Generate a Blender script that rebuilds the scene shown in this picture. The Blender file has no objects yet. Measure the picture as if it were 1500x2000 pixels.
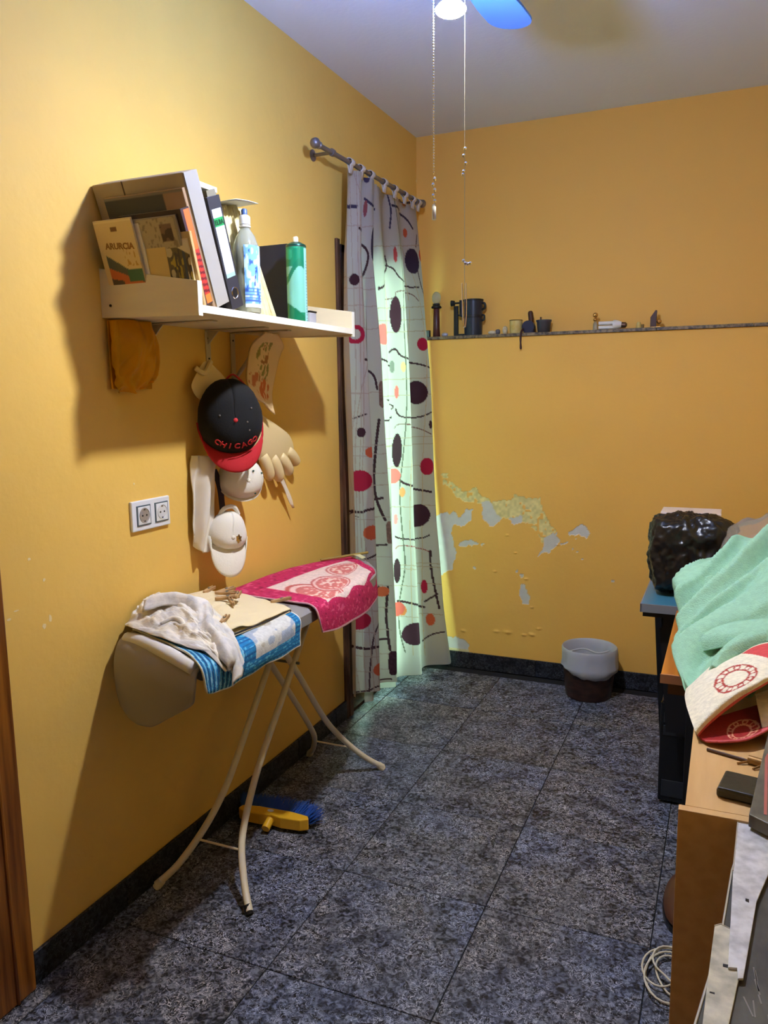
import bpy, math, random
import numpy as np
from mathutils import Vector, Matrix, noise
random.seed(7)
C = bpy.context.scene.collection
PI = math.pi

# ------------------------------------------------------------------ camera
fw = Vector((-0.394476, 0.907016, -0.147345)); rt = Vector((0.917738, 0.396961, -0.013405)); up = Vector((-0.046332, 0.140512, 0.988994))
cd = bpy.data.cameras.new('camera'); cam = bpy.data.objects.new('camera', cd); C.objects.link(cam)
cd.sensor_width = 36.0; cd.lens = 1550.79 * 36.0 / 2000.0; cd.clip_start = 0.02
R = Matrix((rt, up, -fw)).transposed().to_4x4(); R.translation = Vector((1.524, 0.0, 1.44)); cam.matrix_world = R
bpy.context.scene.camera = cam

# ------------------------------------------------------------------ daylight outside, exposure
w = bpy.data.worlds.new('world'); bpy.context.scene.world = w; w.use_nodes = True
wb = w.node_tree.nodes['Background']; wb.inputs[0].default_value = (0.60, 1.0, 0.82, 1); wb.inputs[1].default_value = 6.0
portal = bpy.data.lights.new('door_portal', 'AREA'); portal.shape = 'RECTANGLE'; portal.size = 1.9; portal.size_y = 0.42
portal.cycles.is_portal = True
po = bpy.data.objects.new('door_portal', portal); C.objects.link(po)
po.location = (-0.17, 3.41, 1.05); po.rotation_euler = (0, -PI/2, 0)
vs = bpy.context.scene.view_settings
vs.view_transform = 'Standard'; vs.look = 'None'; vs.gamma = 1; vs.exposure = 1.0; vs.use_curve_mapping = False
BULB = (0.884, 1.90, 2.338)
BULB_STRENGTH = 1080.0
BULB_COLOR = (0.95, 0.97, 1.0)

# ------------------------------------------------------------------ helpers
def lin(c):
    c = np.asarray(c, float) / 255.0
    return np.where(c <= .04045, c / 12.92, ((c + .055) / 1.055) ** 2.4)
def L(*c):
    return tuple(float(v) for v in lin(c)) + (1.0,)

MATS = {}
def mat(name, rgb=(200, 200, 200), rough=.6, metal=0., bump=0., bscale=60., spec=.5, var=0., vscale=8., rgb2=None,
        attr=False, trans=0., alpha=1., emis=0., translucent=None, stretch=(1, 1, 1), coat=0., detail=4., ior=1.45, sheen=0.):
    if name in MATS: return MATS[name]
    m = bpy.data.materials.new(name); m.use_nodes = True; nt = m.node_tree; N = nt.nodes; K = nt.links
    b = N['Principled BSDF']; b.inputs['Roughness'].default_value = rough; b.inputs['Metallic'].default_value = metal
    b.inputs['Specular IOR Level'].default_value = spec; b.inputs['Transmission Weight'].default_value = trans
    b.inputs['IOR'].default_value = ior; b.inputs['Coat Weight'].default_value = coat; b.inputs['Sheen Weight'].default_value = sheen
    base = L(*rgb); b.inputs['Base Color'].default_value = base; b.inputs['Alpha'].default_value = alpha
    if emis: b.inputs['Emission Color'].default_value = base; b.inputs['Emission Strength'].default_value = emis
    tc = N.new('ShaderNodeTexCoord'); mp = N.new('ShaderNodeMapping'); mp.inputs['Scale'].default_value = stretch
    K.new(tc.outputs['Object'], mp.inputs['Vector'])
    colsock = None
    if attr:
        a = N.new('ShaderNodeAttribute'); a.attribute_name = 'Col'; colsock = a.outputs['Color']
    if rgb2 or var:
        n = N.new('ShaderNodeTexNoise'); n.inputs['Scale'].default_value = vscale; n.inputs['Detail'].default_value = detail
        K.new(mp.outputs[0], n.inputs['Vector'])
        rmp = N.new('ShaderNodeValToRGB'); rmp.color_ramp.elements[0].position = .35; rmp.color_ramp.elements[1].position = .65
        if rgb2:
            rmp.color_ramp.elements[0].color = base; rmp.color_ramp.elements[1].color = L(*rgb2)
        else:
            rmp.color_ramp.elements[0].color = (1 - var,) * 3 + (1,); rmp.color_ramp.elements[1].color = (1 + var,) * 3 + (1,)
        K.new(n.outputs['Fac'], rmp.inputs[0])
        if rgb2: colsock = rmp.outputs[0]
        else:
            mx = N.new('ShaderNodeMix'); mx.data_type = 'RGBA'; mx.blend_type = 'MULTIPLY'; mx.inputs[0].default_value = 1
            if colsock: K.new(colsock, mx.inputs[6])
            else: mx.inputs[6].default_value = base
            K.new(rmp.outputs[0], mx.inputs[7]); colsock = mx.outputs[2]
    if colsock: K.new(colsock, b.inputs['Base Color'])
    if bump:
        n2 = N.new('ShaderNodeTexNoise'); n2.inputs['Scale'].default_value = bscale; n2.inputs['Detail'].default_value = 5
        K.new(mp.outputs[0], n2.inputs['Vector'])
        bp = N.new('ShaderNodeBump'); bp.inputs['Strength'].default_value = bump; bp.inputs['Distance'].default_value = .004
        K.new(n2.outputs['Fac'], bp.inputs['Height']); K.new(bp.outputs[0], b.inputs['Normal'])
    if translucent:
        t = N.new('ShaderNodeBsdfTranslucent'); ms = N.new('ShaderNodeMixShader'); ms.inputs[0].default_value = translucent
        if colsock: K.new(colsock, t.inputs['Color'])
        else: t.inputs['Color'].default_value = base
        K.new(b.outputs[0], ms.inputs[1]); K.new(t.outputs[0], ms.inputs[2]); K.new(ms.outputs[0], N['Material Output'].inputs['Surface'])
    MATS[name] = m
    return m

class G:
    def __init__(s): s.v = []; s.f = []; s.mi = []
    def add(s, v, f, mi=0):
        o = len(s.v); s.v += [tuple(p) for p in v]; s.f += [tuple(i + o for i in q) for q in f]; s.mi += [mi] * len(f); return s
    def box(s, a, b, mi=0, M=None):
        x0, y0, z0 = a; x1, y1, z1 = b
        v = [(x0,y0,z0),(x1,y0,z0),(x1,y1,z0),(x0,y1,z0),(x0,y0,z1),(x1,y0,z1),(x1,y1,z1),(x0,y1,z1)]
        if M: v = [M @ Vector(p) for p in v]
        return s.add(v, [(0,3,2,1),(4,5,6,7),(0,1,5,4),(1,2,6,5),(2,3,7,6),(3,0,4,7)], mi)
    def tube(s, path, r, n=10, mi=0, cap=True, squash=None):
        P = [Vector(p) for p in path]; rs = r if hasattr(r, '__len__') else [r] * len(P)
        t0 = (P[1] - P[0]).normalized(); ref = Vector((0, 0, 1)) if abs(t0.z) < .9 else Vector((1, 0, 0))
        nrm = t0.cross(ref).normalized(); v = []
        for i, p in enumerate(P):
            t = (P[min(i+1, len(P)-1)] - P[max(i-1, 0)]).normalized()
            nrm = (nrm - t * nrm.dot(t)).normalized(); bn = t.cross(nrm)
            for k in range(n):
                a = 2 * PI * k / n; q = nrm * math.cos(a) + bn * math.sin(a)
                v.append(p + q * rs[i])
        f = [(i*n+k, i*n+(k+1) % n, (i+1)*n+(k+1) % n, (i+1)*n+k) for i in range(len(P)-1) for k in range(n)]
        if cap: f += [tuple(reversed(range(n))), tuple((len(P)-1)*n+k for k in range(n))]
        return s.add(v, f, mi)
    def lathe(s, prof, c=(0, 0, 0), n=28, mi=0, M=None, closed=True, rfun=None):
        v = []
        for j, (r, z) in enumerate(prof):
            for k in range(n):
                a = 2 * PI * k / n; rr = r * (rfun(a, z) if rfun else 1)
                v.append(Vector((rr * math.cos(a), rr * math.sin(a), z)))
        if M: v = [M @ p for p in v]
        v = [p + Vector(c) for p in v]
        f = [(j*n+k, j*n+(k+1) % n, (j+1)*n+(k+1) % n, (j+1)*n+k) for j in range(len(prof)-1) for k in range(n)]
        if closed: f += [tuple(reversed(range(n))), tuple((len(prof)-1)*n+k for k in range(n))]
        return s.add(v, f, mi)
    def ball(s, c, r, n=12, m=8, mi=0, M=None):
        rx, ry, rz = r if hasattr(r, '__len__') else (r, r, r); v = []
        for j in range(m+1):
            ph = -PI/2 + PI*j/m; ph = max(min(ph, PI/2-.02), -PI/2+.02)
            for k in range(n):
                a = 2*PI*k/n; v.append(Vector((rx*math.cos(ph)*math.cos(a), ry*math.cos(ph)*math.sin(a), rz*math.sin(ph))))
        if M: v = [M @ p for p in v]
        v = [p + Vector(c) for p in v]
        f = [(j*n+k, j*n+(k+1) % n, (j+1)*n+(k+1) % n, (j+1)*n+k) for j in range(m) for k in range(n)]
        f += [tuple(reversed(range(n))), tuple(m*n+k for k in range(n))]
        return s.add(v, f, mi)
    def prism(s, poly, fn, t0, t1, mi=0):
        n = len(poly); v = [fn(a, b, t0) for a, b in poly] + [fn(a, b, t1) for a, b in poly]
        f = [tuple(reversed(range(n))), tuple(range(n, 2*n))] + [(i, (i+1) % n, n+(i+1) % n, n+i) for i in range(n)]
        return s.add(v, f, mi)
    def grid(s, P, mi=0):
        nv, nu = len(P), len(P[0]); v = [p for row in P for p in row]
        f = [(j*nu+i, j*nu+i+1, (j+1)*nu+i+1, (j+1)*nu+i) for j in range(nv-1) for i in range(nu-1)]
        return s.add(v, f, mi)
    def pillow(s, outline, fn, thick, rings=6, mi=0, both=True, power=.5):
        n = len(outline); cx = sum(p[0] for p in outline)/n; cy = sum(p[1] for p in outline)/n
        for sg in ((1, -1) if both else (1,)):
            v = []
            for k in range(rings+1):
                q = 1 - k/rings; h = thick * max(0, 1 - q*q) ** power * sg
                for a, b in outline: v.append(fn(cx+(a-cx)*max(q, .02), cy+(b-cy)*max(q, .02), h))
            f = [(k*n+i, k*n+(i+1) % n, (k+1)*n+(i+1) % n, (k+1)*n+i) for k in range(rings) for i in range(n)]
            f.append(tuple(rings*n+i for i in range(n)))
            if sg < 0: f = [tuple(reversed(q)) for q in f]
            s.add(v, f, mi)
        return s

LOCAL = set()
def thing(name, label, cat, loc=(0, 0, 0), rz=0., group=None, local=False, rot=None):
    o = bpy.data.objects.new(name, None); o.empty_display_size = .05; C.objects.link(o)
    o.location = loc; o.rotation_euler = rot or (0, 0, rz); o['label'] = label; o['category'] = cat
    if group: o['group'] = group
    o.matrix_world = Matrix.Translation(loc) @ o.rotation_euler.to_matrix().to_4x4()
    if local: LOCAL.add(o)
    return o
def tag(o, label, cat, group=None, kind=None):
    o['label'] = label; o['category'] = cat
    if group: o['group'] = group
    if kind: o['kind'] = kind
    return o
def obj(name, g, mats, parent=None, smooth=False, bevel=0., seg=2, solid=0., sub=0, col=None, label=None, ang=40):
    me = bpy.data.meshes.new(name); me.from_pydata([tuple(p) for p in g.v], [], g.f)
    ml = mats if isinstance(mats, (list, tuple)) else [mats]
    for m in ml: me.materials.append(m)
    if len(ml) > 1: me.polygons.foreach_set('material_index', g.mi)
    if col is not None:
        ca = me.color_attributes.new('Col', 'FLOAT_COLOR', 'POINT'); arr = np.ones((len(me.vertices), 4), np.float32); arr[:, :3] = col
        ca.data.foreach_set('color', arr.ravel())
    me.update()
    if smooth: me.polygons.foreach_set('use_smooth', [True]*len(me.polygons))
    o = bpy.data.objects.new(name, me); C.objects.link(o)
    if smooth and ang:
        try: me.set_sharp_from_angle(angle=math.radians(ang))
        except Exception: pass
    if parent:
        o.parent = parent
        if parent.parent is None and parent.type == 'EMPTY' and parent not in LOCAL:
            o.matrix_local = parent.matrix_world.inverted()
    if bevel:
        b = o.modifiers.new('bevel', 'BEVEL'); b.width = bevel; b.segments = seg; b.limit_method = 'ANGLE'; b.angle_limit = math.radians(35)
    if solid:
        b = o.modifiers.new('solid', 'SOLIDIFY'); b.thickness = solid; b.offset = 0
    if sub:
        b = o.modifiers.new('sub', 'SUBSURF'); b.levels = sub; b.render_levels = sub
    if label: o['label'] = label
    return o
def struct(name, g, m, **k):
    o = obj(name, g, m, **k); o['kind'] = 'structure'; return o

def text(s, size, m, M, parent, name='lettering', depth=.0006, bold=0., spacing=1.):
    c = bpy.data.curves.new('t', 'FONT'); c.body = s; c.size = size; c.extrude = depth; c.align_x = 'CENTER'; c.align_y = 'CENTER'
    c.offset = bold; c.resolution_u = 3; c.space_character = spacing
    t = bpy.data.objects.new('t', c); C.objects.link(t); dg = bpy.context.evaluated_depsgraph_get()
    me = bpy.data.meshes.new_from_object(t.evaluated_get(dg)); bpy.data.objects.remove(t)
    me.transform(M); me.materials.clear(); me.materials.append(m)
    o = bpy.data.objects.new(name, me); C.objects.link(o); o.parent = parent; o.name = name; me.name = name
    if parent.type == 'EMPTY' and parent.parent is None and parent not in LOCAL: o.matrix_local = parent.matrix_world.inverted()
    return o

def cr(P, t):                                                       # catmull-rom on an array of points
    n = len(P) - 1; t = min(max(t, 0), 1) * n; i = min(int(t), n - 1); f = t - i
    p0, p1, p2, p3 = P[max(i-1, 0)], P[i], P[i+1], P[min(i+2, n)]
    return .5*((2*p1) + (-p0+p2)*f + (2*p0-5*p1+4*p2-p3)*f*f + (-p0+3*p1-3*p2+p3)*f**3)
def surf(ctrl, nu, nv, disp=None):
    A = np.array(ctrl, float); out = []
    cols = [[cr(A[:, i], j/(nv-1)) for j in range(nv)] for i in range(A.shape[1])]
    for j in range(nv):
        row = np.array([cols[i][j] for i in range(A.shape[1])]); r = []
        for i in range(nu):
            p = cr(row, i/(nu-1))
            if disp: p = p + np.array(disp(i/(nu-1), j/(nv-1), p))
            r.append(tuple(p))
        out.append(r)
    return out
def curve(P, n): P = np.array(P, float); return [tuple(cr(P, i/(n-1))) for i in range(n)]
def nz(x, y, z, s=1.): return noise.noise(Vector((x*s, y*s, z*s)))
def uvgrid(nu, nv): return np.meshgrid(np.linspace(0, 1, nu), np.linspace(0, 1, nv))
def inpoly(x, y, poly):
    r = np.zeros(x.shape, bool); n = len(poly)
    for i in range(n):
        x0, y0 = poly[i]; x1, y1 = poly[(i+1) % n]
        if y0 == y1: continue
        c = ((y0 > y) != (y1 > y)) & (x < (x1-x0)*(y-y0)/(y1-y0) + x0); r ^= c
    return r
def vnoise(x, y, s, seed=0):
    def h(i, j): return np.modf(np.abs(np.sin(i*127.1 + j*311.7 + seed*74.7)*43758.5453))[0]
    X, Y = x*s, y*s; i, j = np.floor(X), np.floor(Y); fx, fy = X-i, Y-j; fx = fx*fx*(3-2*fx); fy = fy*fy*(3-2*fy)
    return (h(i, j)*(1-fx)+h(i+1, j)*fx)*(1-fy) + (h(i, j+1)*(1-fx)+h(i+1, j+1)*fx)*fy

# ------------------------------------------------------------------ materials of the room
def floor_mat(name, k=1.0):
    m = bpy.data.materials.new(name); m.use_nodes = True; N = m.node_tree.nodes; K = m.node_tree.links; b = N['Principled BSDF']
    g = N.new('ShaderNodeNewGeometry')
    oi = N.new('ShaderNodeObjectInfo'); va = N.new('ShaderNodeVectorMath'); va.operation = 'MULTIPLY_ADD'
    K.new(oi.outputs['Random'], va.inputs[0]); va.inputs[1].default_value = (7, 5, 3); K.new(g.outputs['Position'], va.inputs[2])
    def noi(s, d, dist=0.):
        n = N.new('ShaderNodeTexNoise'); n.inputs['Scale'].default_value = s; n.inputs['Detail'].default_value = d; n.inputs['Distortion'].default_value = dist
        K.new(va.outputs[0], n.inputs['Vector']); return n
    n1 = noi(75, 7, .8); r1 = N.new('ShaderNodeValToRGB'); e = r1.color_ramp.elements
    e[0].position = .38; e[0].color = tuple(c*k for c in L(12, 12, 16)[:3])+(1,); e[1].position = .66; e[1].color = tuple(c*k for c in L(134, 138, 148)[:3])+(1,)
    x = e.new(.5); x.color = tuple(c*k for c in L(74, 77, 88)[:3])+(1,)
    K.new(n1.outputs['Fac'], r1.inputs[0])
    n2 = noi(42, 5, 2.4); mt = N.new('ShaderNodeMath'); mt.operation = 'SUBTRACT'; mt.inputs[1].default_value = .5; K.new(n2.outputs['Fac'], mt.inputs[0])
    ab = N.new('ShaderNodeMath'); ab.operation = 'ABSOLUTE'; K.new(mt.outputs[0], ab.inputs[0])
    r2 = N.new('ShaderNodeValToRGB'); r2.color_ramp.elements[0].position = .0; r2.color_ramp.elements[0].color = (1, 1, 1, 1); r2.color_ramp.elements[1].position = .030; r2.color_ramp.elements[1].color = (0, 0, 0, 1)
    K.new(ab.outputs[0], r2.inputs[0])
    n3 = noi(14, 3, 0.); ml = N.new('ShaderNodeMath'); ml.operation = 'MULTIPLY'; K.new(r2.outputs[0], ml.inputs[0])
    r3 = N.new('ShaderNodeValToRGB'); r3.color_ramp.elements[0].position = .38; r3.color_ramp.elements[1].position = .58; K.new(n3.outputs['Fac'], r3.inputs[0]); K.new(r3.outputs[0], ml.inputs[1])
    ml2 = N.new('ShaderNodeMath'); ml2.operation = 'MULTIPLY'; ml2.inputs[1].default_value = 1.0; K.new(ml.outputs[0], ml2.inputs[0])
    mx = N.new('ShaderNodeMix'); mx.data_type = 'RGBA'; K.new(ml2.outputs[0], mx.inputs[0]); K.new(r1.outputs[0], mx.inputs[6]); mx.inputs[7].default_value = tuple(c*k for c in L(232, 232, 238)[:3])+(1,)
    # warm and cool clouds
    n4 = noi(2.2, 2); mm = N.new('ShaderNodeMix'); mm.data_type = 'RGBA'; mm.blend_type = 'MULTIPLY'; mm.inputs[0].default_value = .6
    r4 = N.new('ShaderNodeValToRGB'); r4.color_ramp.elements[0].color = (1.0, .93, .85, 1); r4.color_ramp.elements[1].color = (.82, .95, 1.25, 1); r4.color_ramp.elements[0].position = .4; r4.color_ramp.elements[1].position = .6
    K.new(n4.outputs['Fac'], r4.inputs[0]); K.new(mx.outputs[2], mm.inputs[6]); K.new(r4.outputs[0], mm.inputs[7])
    K.new(mm.outputs[2], b.inputs['Base Color']); b.inputs['Roughness'].default_value = .5; b.inputs['Specular IOR Level'].default_value = .35
    return m
M_floor = floor_mat('dark_veined_tile', .74)
M_base = floor_mat('baseboard_tile', .16)
M_grout = mat('grout', (28, 27, 28), .9)
WALLC = (231, 188, 94)
M_wall = mat('orange_paint', WALLC, .62, bump=.25, bscale=35, var=.03, vscale=3, spec=.3)
M_ceil = mat('glare_tinted_ceiling_paint', (226, 232, 246), .8, bump=.2, bscale=60, spec=.2)  # blue tint in the paint stands in for lens glare near the bulb
M_jamb = mat('varnished_pine', (150, 92, 28), .35, rgb2=(96, 50, 12), vscale=9, stretch=(6, 6, .35), bump=.1, bscale=30)
M_old = mat('weathered_brown_wood', (104, 70, 46), .6, rgb2=(48, 30, 22), vscale=7, stretch=(4, 4, .8), bump=.4, bscale=25)
M_white = mat('white_plastic', (226, 226, 224), .35)
M_black = mat('black_plastic', (22, 23, 26), .4)
M_chrome = mat('chrome', (210, 210, 212), .18, metal=1.)
M_screw = mat('dark_screw', (40, 32, 24), .5, metal=.6)

# ------------------------------------------------------------------ room shell
XR, YB, YU, YF, ZC = 2.15, 3.876, 3.976, -0.85, 2.72
struct('floor', G().box((-.15, YF-.1, -.12), (XR+.1, YU+.1, -.004)), M_grout)
floor = bpy.data.objects['floor']
tx = [.0645+.444*k for k in range(-1, 6)]; ty = [1.548+.45*k for k in range(-6, 6)]
tile_cache = {}
for i in range(len(tx)-1):
    for j in range(len(ty)-1):
        x0, x1 = max(tx[i], 0.0)+.0015, min(tx[i+1], XR)-.0015; y0, y1 = max(ty[j], YF)+.0015, min(ty[j+1], YB)-.0015
        if x1-x0 < .01 or y1-y0 < .01: continue
        key = (round(x1-x0, 3), round(y1-y0, 3))
        if key not in tile_cache:
            o = obj('tile', G().box((0, 0, -.004), (x1-x0, y1-y0, 0)), M_floor, floor, bevel=.0012, seg=1); tile_cache[key] = o
        else:
            o = tile_cache[key].copy(); C.objects.link(o); o.parent = floor
        o.location = (x0, y0, 0)
# left wall with the balcony door opening
DY0, DY1, DZ = 3.06, 3.84, 2.055
g = G(); g.box((-.2, YF, 0), (0, DY0, ZC)); g.box((-.2, DY1, 0), (0, YU, ZC)); g.box((-.2, DY0, DZ), (0, DY1, ZC))
wl = struct('wall_left', g, M_wall)
# chips and scuffs in the paint of the left wall
M_chip = mat('bare_filler', (236, 214, 160), .8, bump=.3)
for (y, z, a, b) in ((1.37, 1.06, .006, .004), (1.41, 1.0, .005, .006), (1.42, .90, .005, .012), (1.27+.03, .93, .008, .003), (1.32, .945, .01, .002), (1.40, .885, .006, .008),
                     (2.86, .60, .008, .03), (2.93, .52, .012, .045), (2.95, .66, .02, .012), (2.50, .70, .01, .01), (2.62, .60, .006, .006), (1.75, 1.2, .004, .003)):
    n = 9; pts = [(y+a*math.cos(2*PI*k/n)*random.uniform(.6, 1.2), z+b*math.sin(2*PI*k/n)*random.uniform(.6, 1.2)) for k in range(n)]
    obj('paint_chip', G().prism(pts, lambda p, q, t: (t, p, q), -.001, .0006), M_chip, wl)
# back wall: thick lower part, peeling paint, ledge, set-back upper part
nu, nv = 431, 342
ys = np.linspace(-.0, XR, nu); zs = np.linspace(0, 1.708, nv); XX, ZZ = np.meshgrid(ys, zs)
wob = .012*(vnoise(XX, ZZ, 60, 1)-.5) + .016*(vnoise(XX, ZZ, 24, 2)-.5); wob2 = .012*(vnoise(XX, ZZ, 70, 3)-.5)+.014*(vnoise(XX, ZZ, 22, 5)-.5)
xw, zw = XX+wob, ZZ+wob2
def pxz(pts, k=3.75, ox=820, oy=880):                               # outline read in a crop of the photograph, carried onto the plane of the back wall
    out = []
    o = Vector((1.523919, 0, 1.44))
    for a, b in pts:
        px, py = ox+a/k, oy+b/k; d = fw*1550.79 + rt*(px-750) + up*(1000-py); t = YB/d.y; p = o+d*t; out.append((p.x, p.z))
    return out
patch_white = [pxz(p) for p in (
    [(60, 530), (110, 490), (180, 455), (215, 470), (250, 445), (290, 490), (330, 430), (380, 430), (365, 510), (320, 545), (240, 540), (235, 620), (258, 720), (245, 880), (130, 915), (60, 900)],
    [(285, 685), (370, 655), (445, 680), (380, 700), (295, 705)],
    [(445, 390), (500, 370), (545, 430), (600, 500), (560, 540), (510, 550), (475, 520)],
    [(640, 500), (740, 480), (760, 520), (680, 545)],
    [(900, 640), (990, 600), (1025, 670), (960, 740), (870, 770), (905, 715)],
    [(1092, 600), (1180, 540), (1250, 600), (1225, 655), (1180, 625), (1100, 625)],
    [(735, 980), (765, 985), (815, 1070), (800, 1115), (750, 1120), (730, 1040)],
    [(190, 1360), (330, 1385), (365, 1430), (350, 1470), (190, 1450)],
    [(700, 880), (715, 880), (712, 900), (700, 898)], [(725, 910), (750, 905), (745, 935), (730, 935)], [(400, 858), (418, 858), (415, 875), (400, 873)],
    [(1140, 655), (1155, 655), (1150, 668)], [(1110, 715), (1128, 712), (1125, 730)], [(1145, 735), (1162, 735), (1155, 748)], [(1403, 940), (1416, 938), (1414, 960), (1404, 958)],
    [(1170, 795), (1200, 800), (1190, 808)], [(452, 685), (470, 690), (460, 702)], [(1030, 680), (1085, 660), (1085, 670), (1035, 690)])]
patch_yel = [pxz(p) for p in (
    [(150, 160), (200, 150), (215, 215), (260, 250), (330, 300), (400, 270), (440, 330), (520, 370), (640, 370), (690, 320), (760, 340), (880, 350), (905, 440), (950, 520), (990, 590), (940, 620), (890, 680), (850, 600), (800, 540), (700, 490), (620, 500), (540, 470), (470, 400), (400, 390), (330, 380), (280, 350), (230, 280), (170, 240)],)]
yel = np.zeros(XX.shape, bool); whi = yel.copy()
for p in patch_yel: yel |= inpoly(xw, zw, p)
for p in patch_white: whi |= inpoly(xw, zw, p)
yel &= (vnoise(XX, ZZ, 55, 9) > .22)
base = lin((245, 188, 90)); var = (1 + .05*(vnoise(XX, ZZ, 5, 4)-.5))[..., None]
colw = base[None, None, :]*var
colw = np.where(yel[..., None], lin((232, 212, 140))*(1+.35*(vnoise(XX, ZZ, 90, 8)[..., None]-.5)), colw)
colw = np.where(whi[..., None], lin((214, 208, 196))*(1+.10*(vnoise(XX, ZZ, 50, 6)[..., None]-.5)), colw)
edge = (xw > pxz([(125, 1440)])[0][0]) & (xw < pxz([(365, 1440)])[0][0]) & (ZZ < .1)
colw = np.where(edge[..., None], lin((222, 205, 150)), colw)
blister = np.zeros(XX.shape)
for (a, b, r) in ((820, 1350, 26), (870, 1305, 20), (640, 1330, 30), (320, 1320, 22), (560, 1325, 22), (640, 620, 12), (700, 750, 12), (550, 885, 14), (780, 940, 16), (820, 1150, 14), (760, 1350, 18), (1010, 690, 14)):
    (cx, cz), = pxz([(a, b)]); rr = r/3.75*.0025
    blister = np.maximum(blister, .006*np.exp(-(((XX-cx)/rr)**2 + ((ZZ-cz)/(rr*.5))**2)*(1+.8*vnoise(XX, ZZ, 80, 11))))
yy = YB + .0018*(whi | yel) - blister - .0012*((vnoise(XX, ZZ, 14, 12)-.5))
g = G(); V = np.stack([XX, yy, ZZ], -1).reshape(-1, 3); idx = np.arange(nu*nv).reshape(nv, nu)
F = np.stack([idx[:-1, :-1], idx[:-1, 1:], idx[1:, 1:], idx[1:, :-1]], -1).reshape(-1, 4)
g.v = V.tolist(); g.f = F.tolist(); g.mi = [0]*len(F); ncol = len(g.v)
g.box((-.2, YB+.012, -.05), (XR+.1, YU+.12, 1.706)); g.box((-.2, YU, 1.706), (XR+.1, YU+.12, ZC))
cc = np.concatenate([colw.reshape(-1, 3), np.tile(base, (16, 1))])
M_wallp = mat('orange_paint_peeling', WALLC, .62, attr=True, bump=.25, bscale=35, spec=.3)
struct('wall_back', g, M_wallp, col=cc)
struct('wall_right', G().box((XR, YF, 0), (XR+.1, YU, ZC)), M_wall)
struct('wall_front', G().box((-.2, YF-.1, 0), (XR+.1, YF, ZC)), M_wall)
struct('ceiling', G().box((-.2, YF-.1, ZC), (XR+.1, YU+.12, ZC+.1)), M_ceil)
# granite ledge on the back wall, made of strips
lg = struct('trim_1', G().box((0.0, YB-.004, 1.7065), (XR, YU, 1.711)), M_grout)
M_gran = mat('speckled_granite', (150, 128, 92), .5, rgb2=(62, 54, 48), vscale=70, detail=6)
x = 0.0
while x < XR-.01:
    x1 = min(x+.40, XR); obj('tile', G().box((x+.001, YB-.012, 1.707), (x1-.001, YU, 1.7215)), M_gran, lg, bevel=.001, seg=1); x = x1
# baseboards of single tiles
def baseboard(name, run, side):
    b0, b1 = run
    if side == 'left': root = struct(name, G().box((0, b0, 0), (.006, b1, .083)), M_grout)
    else: root = struct(name, G().box((b0, YB-.007, 0), (b1, YB-.0025, .083)), M_grout)
    p = b0
    while p < b1-.02:
        q = min(p+.33, b1)
        if side == 'left': bx = G().box((.001, p+.001, .0005), (.011, q-.001, .0855))
        else: bx = G().box((p+.001, YB-.012, .0005), (q-.001, YB-.003, .0855))
        obj('tile', bx, M_base, root, bevel=.0012, seg=1); p = q
baseboard('baseboard_left', (1.278, 3.05), 'left'); baseboard('baseboard_back', (0.012, XR), 'back')
# pine door casing at the left edge of the view
t2 = struct('trim_2', G().box((0, 1.10, 0), (.022, 1.272, 2.15)), M_jamb, bevel=.006, seg=3)
obj('bead', G().tube([(.022, 1.215, .003), (.022, 1.215, 2.15)], .005, 8), M_jamb, t2, smooth=True)
# balcony door
dr = struct('door_1', G().box((-.10, DY0, 0), (-.05, DY1, .10)).box((-.10, DY0, DZ-.06), (-.05, DY1, DZ)).box((-.10, DY0, .1), (-.05, DY0+.23, DZ-.06)).box((-.10, DY1-.17, .1), (-.05, DY1, DZ-.06)), M_old, bevel=.003)
obj('frame', G().box((-.12, DY0-.0, 0), (.016, DY0+.035, DZ)), M_old, dr, bevel=.003)
obj('frame', G().box((-.12, DY1-.035, 0), (.016, DY1, DZ)), M_old, dr, bevel=.003)
obj('frame', G().box((-.12, DY0, DZ-.035), (.016, DY1, DZ)), M_old, dr, bevel=.003)
obj('casing', G().box((-.001, DY0-.028, 0.0), (.012, DY0+.0, DZ+.02)), M_old, dr, bevel=.003)
obj('pane', G().box((-.078, DY0+.23, .10), (-.072, DY1-.17, DZ-.06)), mat('glass', (235, 245, 240), .25, trans=1., ior=1.1), dr)
obj('threshold', G().box((-.2, DY0, -.01), (.0, DY1, .012)), M_old, dr)

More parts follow.
